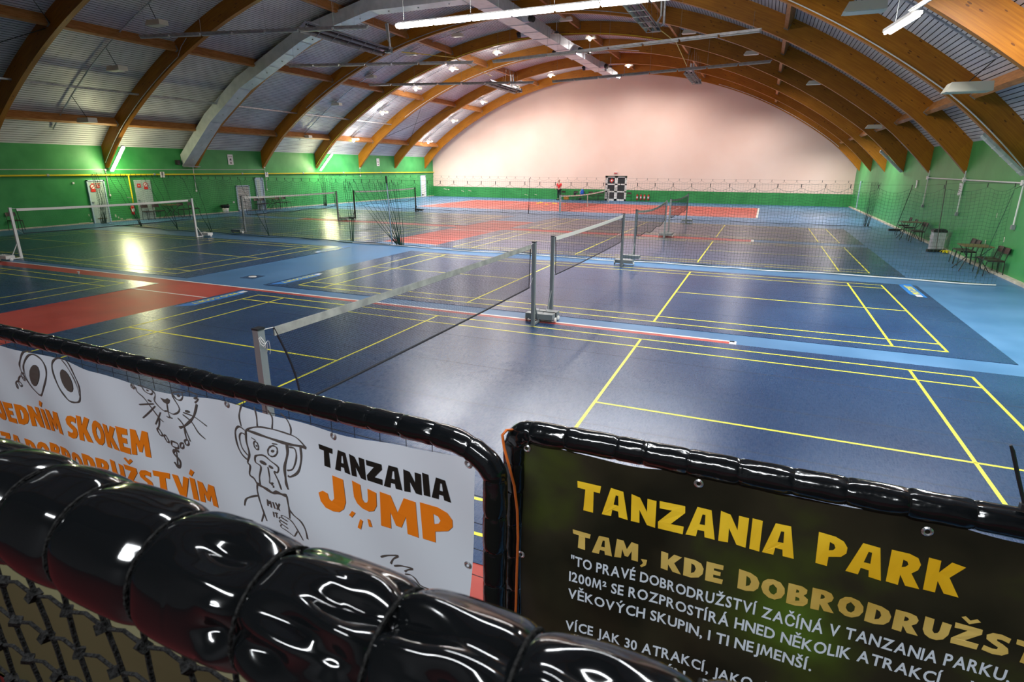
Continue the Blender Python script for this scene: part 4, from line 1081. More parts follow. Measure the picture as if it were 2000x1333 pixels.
# brooms
def broom(head, top, rz, lab, L_):
    o = thing('wide_broom', lab, 'broom', head, rz, 'wide floor brooms')
    b = MB(); b.box(-L_ / 2, L_ / 2, -.06, .06, .05, .09); b.build('head', 'black', o)
    b = MB()
    for i in range(24):
        x = -L_ / 2 + L_ * (i + .5) / 24; b.box(x - .012, x + .012, -.07, .07, .0, .05)
    b.build('bristles', 'black', o)['kind'] = 'stuff'
    t_ = Matrix.Rotation(-rz, 4, 'Z') @ (Vector(top) - Vector(head))
    MB().tube([(0, 0, .08), t_], .014, 8).build('handle', 'bsteel', o)
broom((9.6, 18.5, 0), (9.7, 19.45, 2.45), .3, 'wide black broom leaning before the grey bin at the right wall', .6)
broom((9.72, 26.5, 0), (9.9, 25.7, 2.08), .1, 'wide black broom leaning beyond the far right table', .6)
b = MB()
for k in range(22):
    a = random.uniform(0, 6.28); rr_ = random.uniform(.05, .2); x, y = 0, 0
    b.tube([(0, 0, .06), (math.cos(a) * rr_ * .6, math.sin(a) * rr_ * .6, .09), (math.cos(a) * rr_, math.sin(a) * rr_ * 1.3, .02)], .012, 4)
o = b.build('floor_cloth', 'ycloth'); o.location = (9.85, 18.25, 0); tag(o, 'crumpled yellow mop cloth on the floor beside the grey bin', 'cloth')

# ================================================================== AT THE END WALL
for x, rz, l in ((-13.35, -PI / 2, 'black chair beside the standing person'), (-12.15, -PI / 2, 'chair carrying a black bag at the end wall'), (-11.5, -PI / 2, 'chair carrying the blue backpack'), (-10.75, -PI / 2, 'empty chair right of the blue backpack'),
                 (-10.2, -PI / 2, 'third empty chair left of the double door'), (-9.75, -PI / 2, 'chair closest to the double door on its left'), (-7.25, -PI / 2, 'single chair right of the double door')):
    chair(x, 45.6, rz, l)
def blob(pts, r, name, m, parent, lv=1):
    me = bpy.data.meshes.new(name); me.from_pydata([tuple(p) for p in pts], [(i, i + 1) for i in range(len(pts) - 1)], [])
    o = link(name, me, parent); me.materials.append(M[m])
    s = o.modifiers.new('skin', 'SKIN'); 
    for v, rr_ in zip(me.skin_vertices[0].data, r): v.radius = rr_ if isinstance(rr_, tuple) else (rr_, rr_)
    me.skin_vertices[0].data[0].use_root = True
    d = o.modifiers.new('sub', 'SUBSURF'); d.levels = lv; d.render_levels = lv
    return o
o = thing('backpack', 'blue backpack standing on a chair at the end wall', 'backpack', (-11.5, 45.5, .455))
blob([(0, 0, .02), (0, 0, .2), (.05, 0, .42), (.08, 0, .52)], [(.2, .13), (.22, .15), (.18, .13), (.1, .08)], 'body', 'bluebag', o, 2)
MB().tube([(-.1, -.15, .1), (-.12, -.2, .3), (-.02, -.14, .45)], .02, 6).build('strap', 'white', o)
o = thing('holdall', 'black bag on a chair beside the blue backpack', 'bag', (-12.15, 45.5, .455))
blob([(-.12, 0, .1), (0, 0, .14), (.15, 0, .12)], [(.12, .12), (.18, .16), (.13, .12)], 'body', 'black', o, 2); MB().tube([(-.1, -.1, .25), (0, -.12, .36), (.1, -.1, .25)], .015, 6).build('strap', 'seat', o)
o = thing('rucksack', 'dark bag standing on the floor under the blue backpack', 'bag', (-11.55, 45.15, 0)); blob([(0, 0, .05), (0, 0, .28)], [(.2, .13), (.17, .12)], 'body', 'black', o, 2)
MB().tube([(0, -.12, .3), (0, -.15, .4), (0, -.1, .42)], .015, 5).build('strap', 'seat', o)
o = thing('ball_basket', 'orange yellow ball basket at the end wall', 'basket', (-12.85, 45.2, 0))
b = MB(); b.box(-.2, .2, -.15, .15, .05, .35); b.build('basket', 'ball', o)
for s in (-1, 1): MB().tube([(s * .18, -.13, .5), (s * .18, -.13, 0)], .01, 5).build('leg', 'bsteel', o)
pos_ = [(-13.68, 40.6), (-13.36, 39.15), (-13.4, 40.1), (-12.26, 38.2), (-11.8, 39.2), (-12.2, 39.75), (-11.2, 39.6)]
for i, (x, y) in enumerate(pos_):
    d = MB().lathe([(0, .0), (.14, .0), (.13, .02), (.05, .05), (0, .05)], 14, cap=False).build('marker_disc', 'ydisc'); d.location = (x, y, .003)
    tag(d, 'small yellow training marker on the far red court, ' + ['nearest the end wall, at left', 'leftmost of the middle row', 'in the middle of the scatter', 'nearest the camera', 'right of the middle', 'behind the nearest one', 'closest to the net'][i], 'marker', 'yellow training markers')
# person in a red shirt, back to the wall, looking down
pr = thing('person', 'person in a red shirt and dark trousers standing at the end wall', 'person', (-13.6, 45.35, 0), -.4)
def skin_body(name, m, parent, V, E_, Rr, lv=2):
    me = bpy.data.meshes.new(name); me.from_pydata(V, E_, []); o = link(name, me, parent); me.materials.append(M[m])
    o.modifiers.new('skin', 'SKIN')
    for v, r_ in zip(me.skin_vertices[0].data, Rr): v.radius = r_ if isinstance(r_, tuple) else (r_, r_)
    me.skin_vertices[0].data[0].use_root = True
    d = o.modifiers.new('sub', 'SUBSURF'); d.levels = lv; d.render_levels = lv
    for p in me.polygons: p.use_smooth = True
    return o
V = [(0, 0, .95), (0, 0, 1.15), (0, -.02, 1.38), (0, -.03, 1.52), (-.2, -.02, 1.42), (-.28, -.04, 1.18), (-.24, -.2, .98), (.2, -.02, 1.42), (.28, -.05, 1.18), (.2, -.22, 1.0), (-.1, 0, .9), (-.11, -.02, .5), (-.12, .02, .08), (-.12, -.12, .05), (.1, 0, .9), (.12, -.02, .5), (.14, .02, .08), (.14, -.12, .05), (0, -.05, 1.62)]
E_ = [(0, 1), (1, 2), (2, 3), (2, 4), (4, 5), (5, 6), (2, 7), (7, 8), (8, 9), (0, 10), (10, 11), (11, 12), (12, 13), (0, 14), (14, 15), (15, 16), (16, 17), (3, 18)]
Rr = [(.15, .11), (.14, .1), (.16, .11), .055, .065, .045, .03, .065, .045, .03, .09, .06, .04, .04, .09, .06, .04, .04, .05]
skin_body('body', 'skin', pr, V, E_, Rr)
skin_body('shirt', 'shirt', pr, [(0, 0, .98), (0, 0, 1.18), (0, -.01, 1.4), (-.21, -.02, 1.42), (-.28, -.03, 1.24), (.21, -.02, 1.42), (.28, -.04, 1.24)], [(0, 1), (1, 2), (2, 3), (3, 4), (2, 5), (5, 6)], [(.19, .14), (.18, .13), (.19, .13), .085, .07, .085, .07])
skin_body('trousers', 'trouser', pr, [(0, 0, .97), (-.1, 0, .88), (-.115, -.02, .5), (-.12, .02, .12), (.1, 0, .88), (.12, -.02, .5), (.14, .02, .12)], [(0, 1), (1, 2), (2, 3), (0, 4), (4, 5), (5, 6)], [(.17, .13), .11, .08, .065, .11, .08, .065])
hd = skin_body('head', 'skin', pr, [(0, -.05, 1.6), (0, -.07, 1.68), (0, -.06, 1.76)], [(0, 1), (1, 2)], [(.06, .075), (.085, .1), (.07, .08)])
b = MB(); b.cbox((0, -.185, 1.67), .03, .04, .05); b.build('nose', 'skin', hd)
b = MB()
for s in (-1, 1): b.cbox((s * .035, -.165, 1.7), .025, .015, .012)
b.build('eye', 'inkblack', hd); MB().cbox((0, -.16, 1.62), .05, .012, .01).build('mouth', 'signred', hd)
for s in (-1, 1): MB().cbox((s * .09, -.06, 1.68), .02, .035, .06).build('ear', 'skin', hd)
skin_body('hair', 'hair', pr, [(0, -.02, 1.7), (0, -.04, 1.78)], [(0, 1)], [(.095, .1), (.08, .1)])
for s in (-1, 1):
    hb = Vector((s * .24 if s < 0 else .2, -.2 if s < 0 else -.22, .98)); h = MB()
    for k in range(4): h.tube([hb + Vector((-.03 + .018 * k, -.02, -.01)), hb + Vector((-.032 + .02 * k, -.05, -.05 - .006 * (1.5 - abs(k - 1.5))))], .008, 5)
    h.tube([hb + Vector((s * -.03, -.01, .02)), hb + Vector((s * -.05, -.04, 0))], .009, 5); h.cbox(hb + Vector((0, -.01, 0)), .075, .04, .06)
    h.build('hand', 'skin', pr)
    MB().cbox((s * .13, -.08, .035), .09, .25, .07).build('shoe', 'inkblack', pr)
ART=[[6,[-2126,2012,-2149,2014,-2192,2004,-2230,1965,-2258,1932,-2263,1903,-2247,1870,-2223,1840]],[6,[-2223,1840,-2201,1821,-2155,1800,-2126,1813,-2078,1874,-2056,1920,-2056,1958,-2078,1988,-2118,2003,-2158,1993,-2206,1951,-2230,1916,-2237,1872,-2223,1840]],[0,[-2107,1905,-2121,1880,-2141,1859,-2162,1845,-2181,1841,-2193,1849,-2196,1867,-2190,1891,-2176,1916,-2156,1937,-2135,1951,-2117,1954,-2105,1946,-2101,1928,-2107,1905]],[6,[-1906,2010,-1945,2009,-1985,1993,-2007,1966,-2007,1921,-1985,1863,-1953,1827,-1926,1810,-1888,1810,-1853,1822,-1836,1856,-1829,1898,-1845,1942,-1869,1994,-1895,2012]],[4,[-1920,2003,-1891,1978,-1860,1929,-1844,1885,-1841,1848]],[0,[-1885,1920,-1880,1897,-1883,1876,-1894,1860,-1909,1854,-1928,1858,-1945,1871,-1957,1891,-1962,1915,-1959,1936,-1948,1951,-1932,1958,-1914,1954,-1897,1940,-1885,1920]],[5,[-2246,1893,-2265,1892,-2283,1871,-2271,1850,-2258,1864,-2297,1869,-2339,1836,-2335,1809,-2313,1820,-2337,1835,-2372,1819,-2368,1792,-2360,1805,-2369,1820]],[4,[-1382,1982,-1332,1986,-1280,1982,-1264,1966,-1279,1936,-1233,1907,-1206,1910,-1168,1904,-1130,1933,-1160,1990,-1087,2006]],[4,[-1354,1982,-1338,1966,-1298,1962,-1279,1973,-1280,1982]],[4,[-1157,1988,-1139,1971,-1117,1971,-1104,1987,-1103,2003]],[0,[-1232,1961,-1203,1959,-1188,1967,-1177,1962,-1183,1949,-1198,1940,-1217,1945]],[4,[-1198,1940,-1201,1905,-1196,1885,-1183,1885]],[4,[-1196,1885,-1210,1882,-1217,1886]],[4,[-1439,1976,-1432,1966,-1410,1967,-1405,1949,-1367,1935,-1336,1913,-1281,1865,-1254,1852]],[4,[-1411,1891,-1292,1922]],[4,[-1403,1834,-1284,1914]],[4,[-1322,1823,-1255,1894]],[5,[-1278,1861,-1298,1823,-1321,1801]],[4,[-1073,2015,-1020,2005,-1045,1989,-1020,1992,-1043,1972]],[7,[-1034,1968,-1057,1920,-1082,1892,-1121,1863,-1151,1851]],[4,[-1113,1921,-1059,1913,-1000,1885]],[4,[-1117,1912,-1077,1889,-1049,1849,-1018,1828]],[4,[-1149,1892,-1123,1865,-1103,1801]],[5,[-1121,1861,-1124,1823,-1119,1801]],[9,[-1201,1729,-1217,1733,-1235,1726,-1243,1710,-1215,1687,-1218,1662,-1238,1649,-1253,1668]],[6,[-1222,1741,-1219,1730,-1238,1649]],[5,[-1321,1801,-1306,1808,-1290,1784,-1307,1778,-1321,1801]],[5,[-1282,1781,-1267,1788,-1255,1763,-1268,1756,-1282,1781]],[6,[-1235,1770,-1195,1769,-1200,1746,-1240,1747,-1235,1770]],[5,[-1174,1774,-1152,1783,-1158,1761,-1179,1753,-1174,1774]],[5,[-1140,1796,-1118,1805,-1116,1787,-1134,1778,-1140,1796]],[0,[-1308,1975,-1312,1972,-1318,1971,-1322,1973,-1323,1976,-1318,1978,-1312,1979,-1308,1978,-1308,1975]],[0,[-1118,1987,-1123,1983,-1130,1982,-1134,1984,-1133,1988,-1128,1992,-1122,1993,-1118,1991,-1118,1987]],[0,[-1307,1928,-1313,1925,-1323,1924,-1331,1926,-1332,1930,-1326,1933,-1316,1934,-1308,1932,-1307,1928]],[0,[-1077,1928,-1083,1925,-1093,1924,-1101,1926,-1102,1930,-1096,1934,-1086,1935,-1078,1932,-1077,1928]],[4,[-781,2020,-794,1994,-805,1964,-803,1927]],[4,[-725,2018,-719,1981,-720,1945]],[4,[-666,2014,-650,1988,-654,1948]],[4,[-612,2011,-588,1993,-573,1965,-575,1938]],[4,[-781,1918,-747,1935,-704,1945,-654,1946,-596,1941,-549,1932,-510,1903]],[8,[-510,1903,-534,1904,-597,1903,-670,1910,-735,1916,-781,1918]],[5,[-804,1790,-833,1808,-848,1847,-843,1898,-817,1924,-787,1915]],[4,[-798,1811,-823,1836,-826,1877,-811,1899,-790,1898]],[6,[-782,1916,-790,1869,-786,1820,-806,1781,-795,1767,-807,1729,-785,1718,-772,1700]],[8,[-594,1904,-592,1866,-607,1814,-606,1773,-604,1749,-597,1730]],[6,[-535,1900,-533,1857,-547,1809,-579,1784,-594,1783]],[4,[-584,1892,-560,1890,-554,1859,-570,1815,-596,1803]],[5,[-757,1814,-745,1825,-705,1835,-674,1822,-638,1806,-644,1784,-660,1781,-644,1751,-633,1719]],[5,[-757,1814,-758,1793,-731,1783,-750,1736,-754,1700]],[4,[-691,1793,-690,1751,-694,1727,-674,1734,-684,1723,-674,1722,-678,1713]],[3,[-757,1893,-737,1887]],[3,[-658,1891,-635,1893]],[4,[-728,1871,-727,1863,-729,1856,-733,1851,-739,1851,-745,1854,-749,1861,-750,1869,-748,1877,-743,1881,-737,1882,-731,1878,-728,1871]],[4,[-636,1868,-639,1858,-647,1849,-657,1843,-667,1841,-676,1842,-681,1848,-682,1857,-678,1867,-670,1876,-661,1882,-650,1884,-642,1882,-637,1876,-636,1868]],[0,[-651,1864,-654,1860,-660,1857,-665,1857,-666,1861,-664,1865,-658,1868,-652,1868,-651,1864]],[0,[-735,1867,-734,1863,-736,1861,-738,1861,-740,1864,-740,1867,-739,1870,-736,1869,-735,1867]],[0,[-698,1801,-704,1797,-714,1796,-725,1797,-732,1801,-732,1806,-726,1810,-716,1812,-705,1810,-698,1806,-698,1801]],[0,[-665,1794,-670,1791,-676,1791,-682,1793,-686,1797,-685,1800,-680,1803,-674,1803,-667,1801,-664,1797,-665,1794]],[10,[-769,1701,-749,1697,-721,1694,-685,1689,-660,1700,-628,1700,-608,1702]],[5,[-769,1701,-776,1676,-774,1646,-767,1617,-756,1583,-744,1551]],[4,[-756,1579,-773,1539]],[5,[-778,1648,-824,1628,-846,1612,-855,1585]],[5,[-608,1702,-606,1673,-604,1648,-608,1608]],[5,[-604,1648,-583,1631,-550,1617,-531,1590,-526,1551]],[5,[-727,1620,-724,1648,-719,1633,-708,1646,-708,1619]],[5,[-694,1648,-688,1621]],[5,[-679,1651,-661,1622]],[5,[-655,1654,-676,1622]],[4,[-701,1604,-700,1582]],[4,[-693,1601,-676,1606]],[4,[-684,1604,-685,1583]],[3,[-606,1603,-634,1607,-652,1605,-655,1597,-624,1591]],[3,[-624,1590,-659,1594,-670,1589,-667,1582,-630,1576]],[3,[-630,1574,-662,1578,-673,1573,-664,1566,-629,1558]],[3,[-629,1557,-656,1563,-669,1557,-666,1548,-643,1545,-600,1534]],[4,[-606,1603,-592,1594,-575,1573,-551,1536]],[3,[-576,1566,-598,1535]],[5,[-214,1571,-186,1587,-139,1603,-161,1582,-174,1558]],[5,[-160,1554,-128,1567,-83,1573,-104,1560,-117,1548]],[4,[-117,1538,-94,1544,-75,1536,-56,1518,-21,1516]]]
RAYS=[[0,[-321,1717,-307,1713,-323,1691,-335,1697]],[0,[-288,1696,-277,1692,-289,1655,-302,1659]],[0,[-256,1707,-245,1707,-238,1681,-252,1678]]]

# ================================================================== FRONT BARRIER
def W(x, y, z): return Vector((CAM.x + x, CAM.y + y, CAM.z + z))     # metres from the viewing spot
def padded_rail(path, r, ties, name, m, parent, seed=0, crease=.16, nrad=24, ds=.006, knots=True, loose=.0, dimples=()):
    """plastic-wrapped foam roll pinched at each tie"""
    rd = random.Random(seed); path = [Vector(p) for p in path]
    L_ = [0]
    for a, b in zip(path[:-1], path[1:]): L_.append(L_[-1] + (b - a).length)
    T = L_[-1]; n = int(T / ds); mb = MB()
    def at(s):
        for i in range(len(L_) - 1):
            if s <= L_[i + 1] or i == len(L_) - 2:
                f = (s - L_[i]) / (L_[i + 1] - L_[i]); return path[i].lerp(path[i + 1], f), (path[i + 1] - path[i]).normalized()
    phs = [(rd.uniform(0, 6.28), rd.uniform(.3, 1.0), rd.choice((3, 4, 5, 6))) for _ in range(len(ties) + 2)]
    prev = None
    for i in range(n + 1):
        s = T * i / n; p, d = at(s)
        if prev is None: a = d.cross(Vector((0, 0, 1)) if abs(d.z) < .9 else Vector((1, 0, 0))).normalized()
        else: a = (prev - d * prev.dot(d)).normalized()
        prev = a; c = d.cross(a)
        k = sum(1 for t in ties if t < s); lo = ties[k - 1] if k > 0 else -.1; hi = ties[k] if k < len(ties) else T + .1
        u = (s - lo) / max(hi - lo, 1e-3); dist = min(abs(s - lo), abs(hi - s))
        ph, am_, kk = phs[k]
        pinch = math.exp(-dist / (r * .14)); w_ = math.exp(-dist / (r * .55))
        for j in range(nrad):
            t = 2 * PI * j / nrad
            cre = 0
            if crease:
                cre = crease * am_ * (1 if nrad < 60 or s > .86 else .12) * w_ * (max(0, math.cos(kk * t + ph)) ** 3) + crease * (.35 if nrad < 60 else .1) * w_ * math.sin(7 * t + ph * 3) * (1 - pinch)
            rr_ = r * (1 + (.03 if nrad > 60 else .012) * math.sin(u * PI) - (.13 if nrad > 60 else .09) * pinch - cre + loose * math.sin(s * 60 + 2 * t + ph))
            for (ds_, dt, ls, la, dep) in dimples:
                q1 = (s - ds_) / ls
                if abs(q1) < 3:
                    q2 = ((t - dt + PI) % (2 * PI) - PI) / la
                    if abs(q2) < 3: g_ = math.exp(-q1 * q1 - q2 * q2); rr_ -= dep * g_ * (1 + .25 * math.cos(4 * q2)) - dep * .5 * math.exp(-(q1 * q1 + (abs(q2) - 1.6) ** 2 * 4))
            mb.v.append(tuple(p + (a * math.cos(t) + c * math.sin(t)) * rr_))
    for i in range(n):
        for j in range(nrad):
            q = i * nrad + j; q2 = i * nrad + (j + 1) % nrad
            mb.f.append((q, q2, q2 + nrad, q + nrad)); mb.m.append(0)
    o = mb.build(name, m, parent, smooth=True)
    if knots:
        kb = MB()
        for t in ties:
            p, d = at(t); a = d.cross(Vector((0, 0, 1)) if abs(d.z) < .9 else Vector((1, 0, 0))).normalized(); c = d.cross(a)
            kb.tube([p + (a * math.cos(q * PI / 12) + c * math.sin(q * PI / 12)) * r * .91 for q in range(25)], r * .035, 5, cap=False)
        kb.build('tie_cord', 'rope', o)['kind'] = 'stuff'
    return o
# --- nearest roll on a netted barrier
f0 = thing('padded_barrier', 'thick black padded roll with ropes crossing the lower left corner', 'barrier')
yc, zc_, r0 = .286, -.338, .0545
ties0 = [-.705, -.625, -.546, -.441, -.326, -.212, -.111, .0, .11, .22, .33]
x0 = -1.25
DIMP = [(-.365, -78, .03, .3, .011), (-.345, -12, .012, .22, .009), (-.275, -45, .03, .16, .006), (-.29, -15, .02, .2, .008), (-.26, -70, .014, .16, .006), (-.237, -76, .022, .26, .011), (-.235, -35, .014, .2, .007), (-.185, -78, .03, .2, .009), (-.15, -42, .022, .24, .009), (-.16, -10, .03, .15, .006), (-.088, -55, .012, .18, .007), (-.06, -80, .02, .2, .008)]
pth = [W(x0, yc, zc_)] + [W(x0 + .05 * i, yc, zc_ - .017 * max(0, min(1, (x0 + .05 * i + .62) / .45))) for i in range(1, 34)]
roll = padded_rail(pth, r0, [t - x0 for t in [-1.12, -1.0, -.9, -.79] + ties0], 'padded_roll', 'foil2', f0, seed=5, crease=.3, nrad=96, ds=.002, knots=True, dimples=[(x - x0, math.radians(t), ls, la, d) for x, t, ls, la, d in DIMP])
nb = MB(); rp = .0028
for i in range(26):
    x = -1.25 + i * .064
    nb.tube([W(x + .008 * math.sin(i * 3 + k * .7), yc + .012 + .02 * k / 10, zc_ - .05 - k * .045) for k in range(11)], rp, 6)
for k in range(7):
    z_ = zc_ - .085 - k * .062
    nb.tube([W(-1.25 + i * .032, yc + .014 + .02 * k / 10, z_ + (.006 if i % 2 else -.004)) for i in range(52)], rp * .8, 6)
for i in range(26):
    for k in range(7): nb.cbox(W(-1.25 + i * .064 + .003 * math.sin(i + k), yc + .013 + .02 * k / 10, zc_ - .087 - k * .062), .012, .01, .012, rot=(.5, .4, i))
nb.build('rope_net', 'rope', f0)['kind'] = 'stuff'
# platform and boards seen through the ropes
struct(MB().box(CAM.x - 6, CAM.x + 5, YF, CAM.y + .74, 0, 1.18).build('floor_platform', 'redmat'))
o = MB().box(CAM.x - 5, CAM.x + 2.0, CAM.y + .755, CAM.y + .79, .9, 1.62).build('low_board', 'beige'); tag(o, 'yellowish low board behind the rope net at lower left', 'board')

# --- right fence panel with the dark banner
ZR = -.7725; rr = .036; D_ = 1.5
f2 = thing('fence_panel', 'black padded fence panel holding the dark banner at lower right', 'fence')
path = [W(-.625, D_, -1.9), W(-.622, D_, -1.2), W(-.62, D_, -.84)] + [W(-.62 + .055 * (1 - math.cos(t)), D_, -.835 + .0625 * math.sin(t)) for t in (.4, .8, 1.2, PI / 2)] + [W(-.4, D_, ZR + .003), W(0, D_, ZR), W(.6, D_, ZR + .002), W(1.4, D_, ZR)]
ties = [.15, .3, .42, .55, .68, .8, .92, 1.02, 1.09, 1.16, 1.27, 1.42, 1.5, 1.62, 1.75, 1.88, 2.0, 2.13, 2.26, 2.4, 2.5, 2.62, 2.75, 2.88, 3.0]
padded_rail(path, rr, ties, 'padded_rail', 'foil', f2, seed=11, crease=.14, nrad=28, ds=.005, loose=.012)
bm2 = bmesh.new()
x_a, x_b, zt, zb2 = -.588, 1.5, -.79, -1.95
def rb(u, v):    # u,v in camera-relative x, z; shallow waves of the hanging sheet
    sag = 0
    return W(u, D_ - .012 + .006 * math.sin(u * 9) * math.sin(v * 6) + .004 * math.sin(u * 23 + v * 11), v)
mb = MB(); nx, nz = 84, 44; G = []
for j in range(nz + 1):
    for i in range(nx + 1):
        u = x_a + (x_b - x_a) * i / nx; v = zt + (zb2 - zt) * j / nz
        if j == 0: v -= .022 * abs(math.sin((u - x_a) / .515 * PI)) if -.6 < u else 0
        G.append(tuple(rb(u, v)))
mb.v = G
for j in range(nz):
    for i in range(nx): q = j * (nx + 1) + i; mb.f.append((q, q + 1, q + nx + 2, q + nx + 1)); mb.m.append(0)
ban2 = mb.build('banner', 'bannerd', f2, smooth=True)
def eyelet(p, nrm_, par, r_=.0112):
    m = nrm_.to_track_quat('Z', 'Y').to_matrix().to_4x4(); b = MB(); n = 14
    for i in range(n):
        for (ra, za, rb_, zb_) in ((r_ * .5, .002, r_ * .8, .0035), (r_ * .8, .0035, r_ * 1.15, .001)):
            t0, t1 = 2 * PI * i / n, 2 * PI * (i + 1) / n
            b.quad([p + m @ Vector((ra * math.cos(t0), ra * math.sin(t0), za)), p + m @ Vector((rb_ * math.cos(t0), rb_ * math.sin(t0), zb_)), p + m @ Vector((rb_ * math.cos(t1), rb_ * math.sin(t1), zb_)), p + m @ Vector((ra * math.cos(t1), ra * math.sin(t1), za))])
    e = b.build('eyelet', 'silver', par); 
    return e
FN = Vector((0, -1, 0))
for u, v in ((-.576, -.825), (-.069, -.824), (.457, -.829), (1.0, -.83), (-.585, -1.2), (-.585, -1.55)): eyelet(rb(u, v) + FN * .003, FN, ban2)

# --- left fence panel with the white banner
P1_ = Vector((-.82, 1.334)); DV = Vector((.99849, -.05488)); NV = Vector((-DV.y, DV.x))
def lf(u, z, off=0.0):   # u along the panel, z absolute height
    wob = .008 * math.sin(u * 5.2 + 1) * math.sin(z * 7) + .006 * math.sin(u * 13 + z * 9) + (.03 * math.exp(-((z - 1.9) / .05) ** 2) * math.sin(u * 6.5) if False else 0)
    p = P1_ + DV * u - NV * off
    return Vector((CAM.x + p.x - NV.x * (wob + .01), CAM.y + p.y - NV.y * (wob + .01), z))
def lp_(u, z): p = P1_ + DV * u; return Vector((CAM.x + p.x, CAM.y + p.y, z))
f1 = thing('fence_panel', 'black padded fence panel holding the white banner at lower left', 'fence')
zr_ = 2.067
path = [lp_(-4.4, zr_), lp_(-3.5, zr_ + .002), lp_(-2.4, zr_ - .017 + .017), lp_(-1.0, zr_ - .002), lp_(-.93, zr_ - .006), lp_(-.5, zr_), lp_(-.02, zr_ + .004)] + \
       [lp_(.02 + .2 * math.sin(t) ** 1.0, zr_ + .004 - .11 * (1 - math.cos(t))) for t in (.35, .7, 1.05, 1.35)] + [lp_(.215, 1.9), lp_(.212, 1.6), lp_(.205, .9)]
ties = [.12 + .128 * i for i in range(24)] + [3.3, 3.37, 3.44, 3.49] + [3.6 + .117 * i for i in range(24)]
padded_rail(path, .036, ties, 'padded_rail', 'foil', f1, seed=3, crease=.13, nrad=28, ds=.005, loose=.014)
# wire net behind the banner
wn = MB()
for i in range(46): u = -4.3 + i * .1; wn.tube([lf(u, 2.05, -.02), lf(u, .9, -.02)], .0012, 4)
for j in range(12): wn.tube([lf(-4.3, 2.0 - j * .1, -.02), lf(.2, 2.0 - j * .1, -.02)], .0012, 4)
wn.build('wire_net', 'netb', f1)['kind'] = 'stuff'
TOP = [(-4.3, 2.01), (-2.47, 2.0), (-2.2, 2.006), (-1.91, 2.004), (-1.7, 1.985), (-1.43, 1.975), (-1.15, 1.985), (-.86, 2.01), (-.6, 1.992), (-.375, 1.99), (-.08, 2.008), (.149, 2.03)]
def topz(u):
    for (a, za), (b, zb__) in zip(TOP[:-1], TOP[1:]):
        if u <= b: f = (u - a) / (b - a); f = f * f * (3 - 2 * f); return za + (zb__ - za) * f
    return 2.03
mb = MB(); nx, nz = 150, 40; G = []; ub = .165
for j in range(nz + 1):
    for i in range(nx + 1):
        f = j / nz; z_ = topz(-4.3 + (ub + 4.3) * i / nx) * (1 - f) + .85 * f
        u = -4.3 + (ub - .04 * (2.03 - z_) / .5 + 4.3) * i / nx
        G.append(tuple(lf(u, z_)))
mb.v = G
for j in range(nz):
    for i in range(nx): q = j * (nx + 1) + i; mb.f.append((q, q + 1, q + nx + 2, q + nx + 1)); mb.m.append(0)
ban1 = mb.build('banner', 'banner', f1, smooth=True)
LN = Vector((-NV.x, -NV.y, 0))
for u, z_ in ((-2.446, 1.998), (-1.43, 1.968), (-.859, 2.003), (-.375, 1.98), (.143, 2.015), (.12, 1.651), (-3.4, 1.99)): eyelet(lf(u, z_) + LN * .003, LN, ban1)

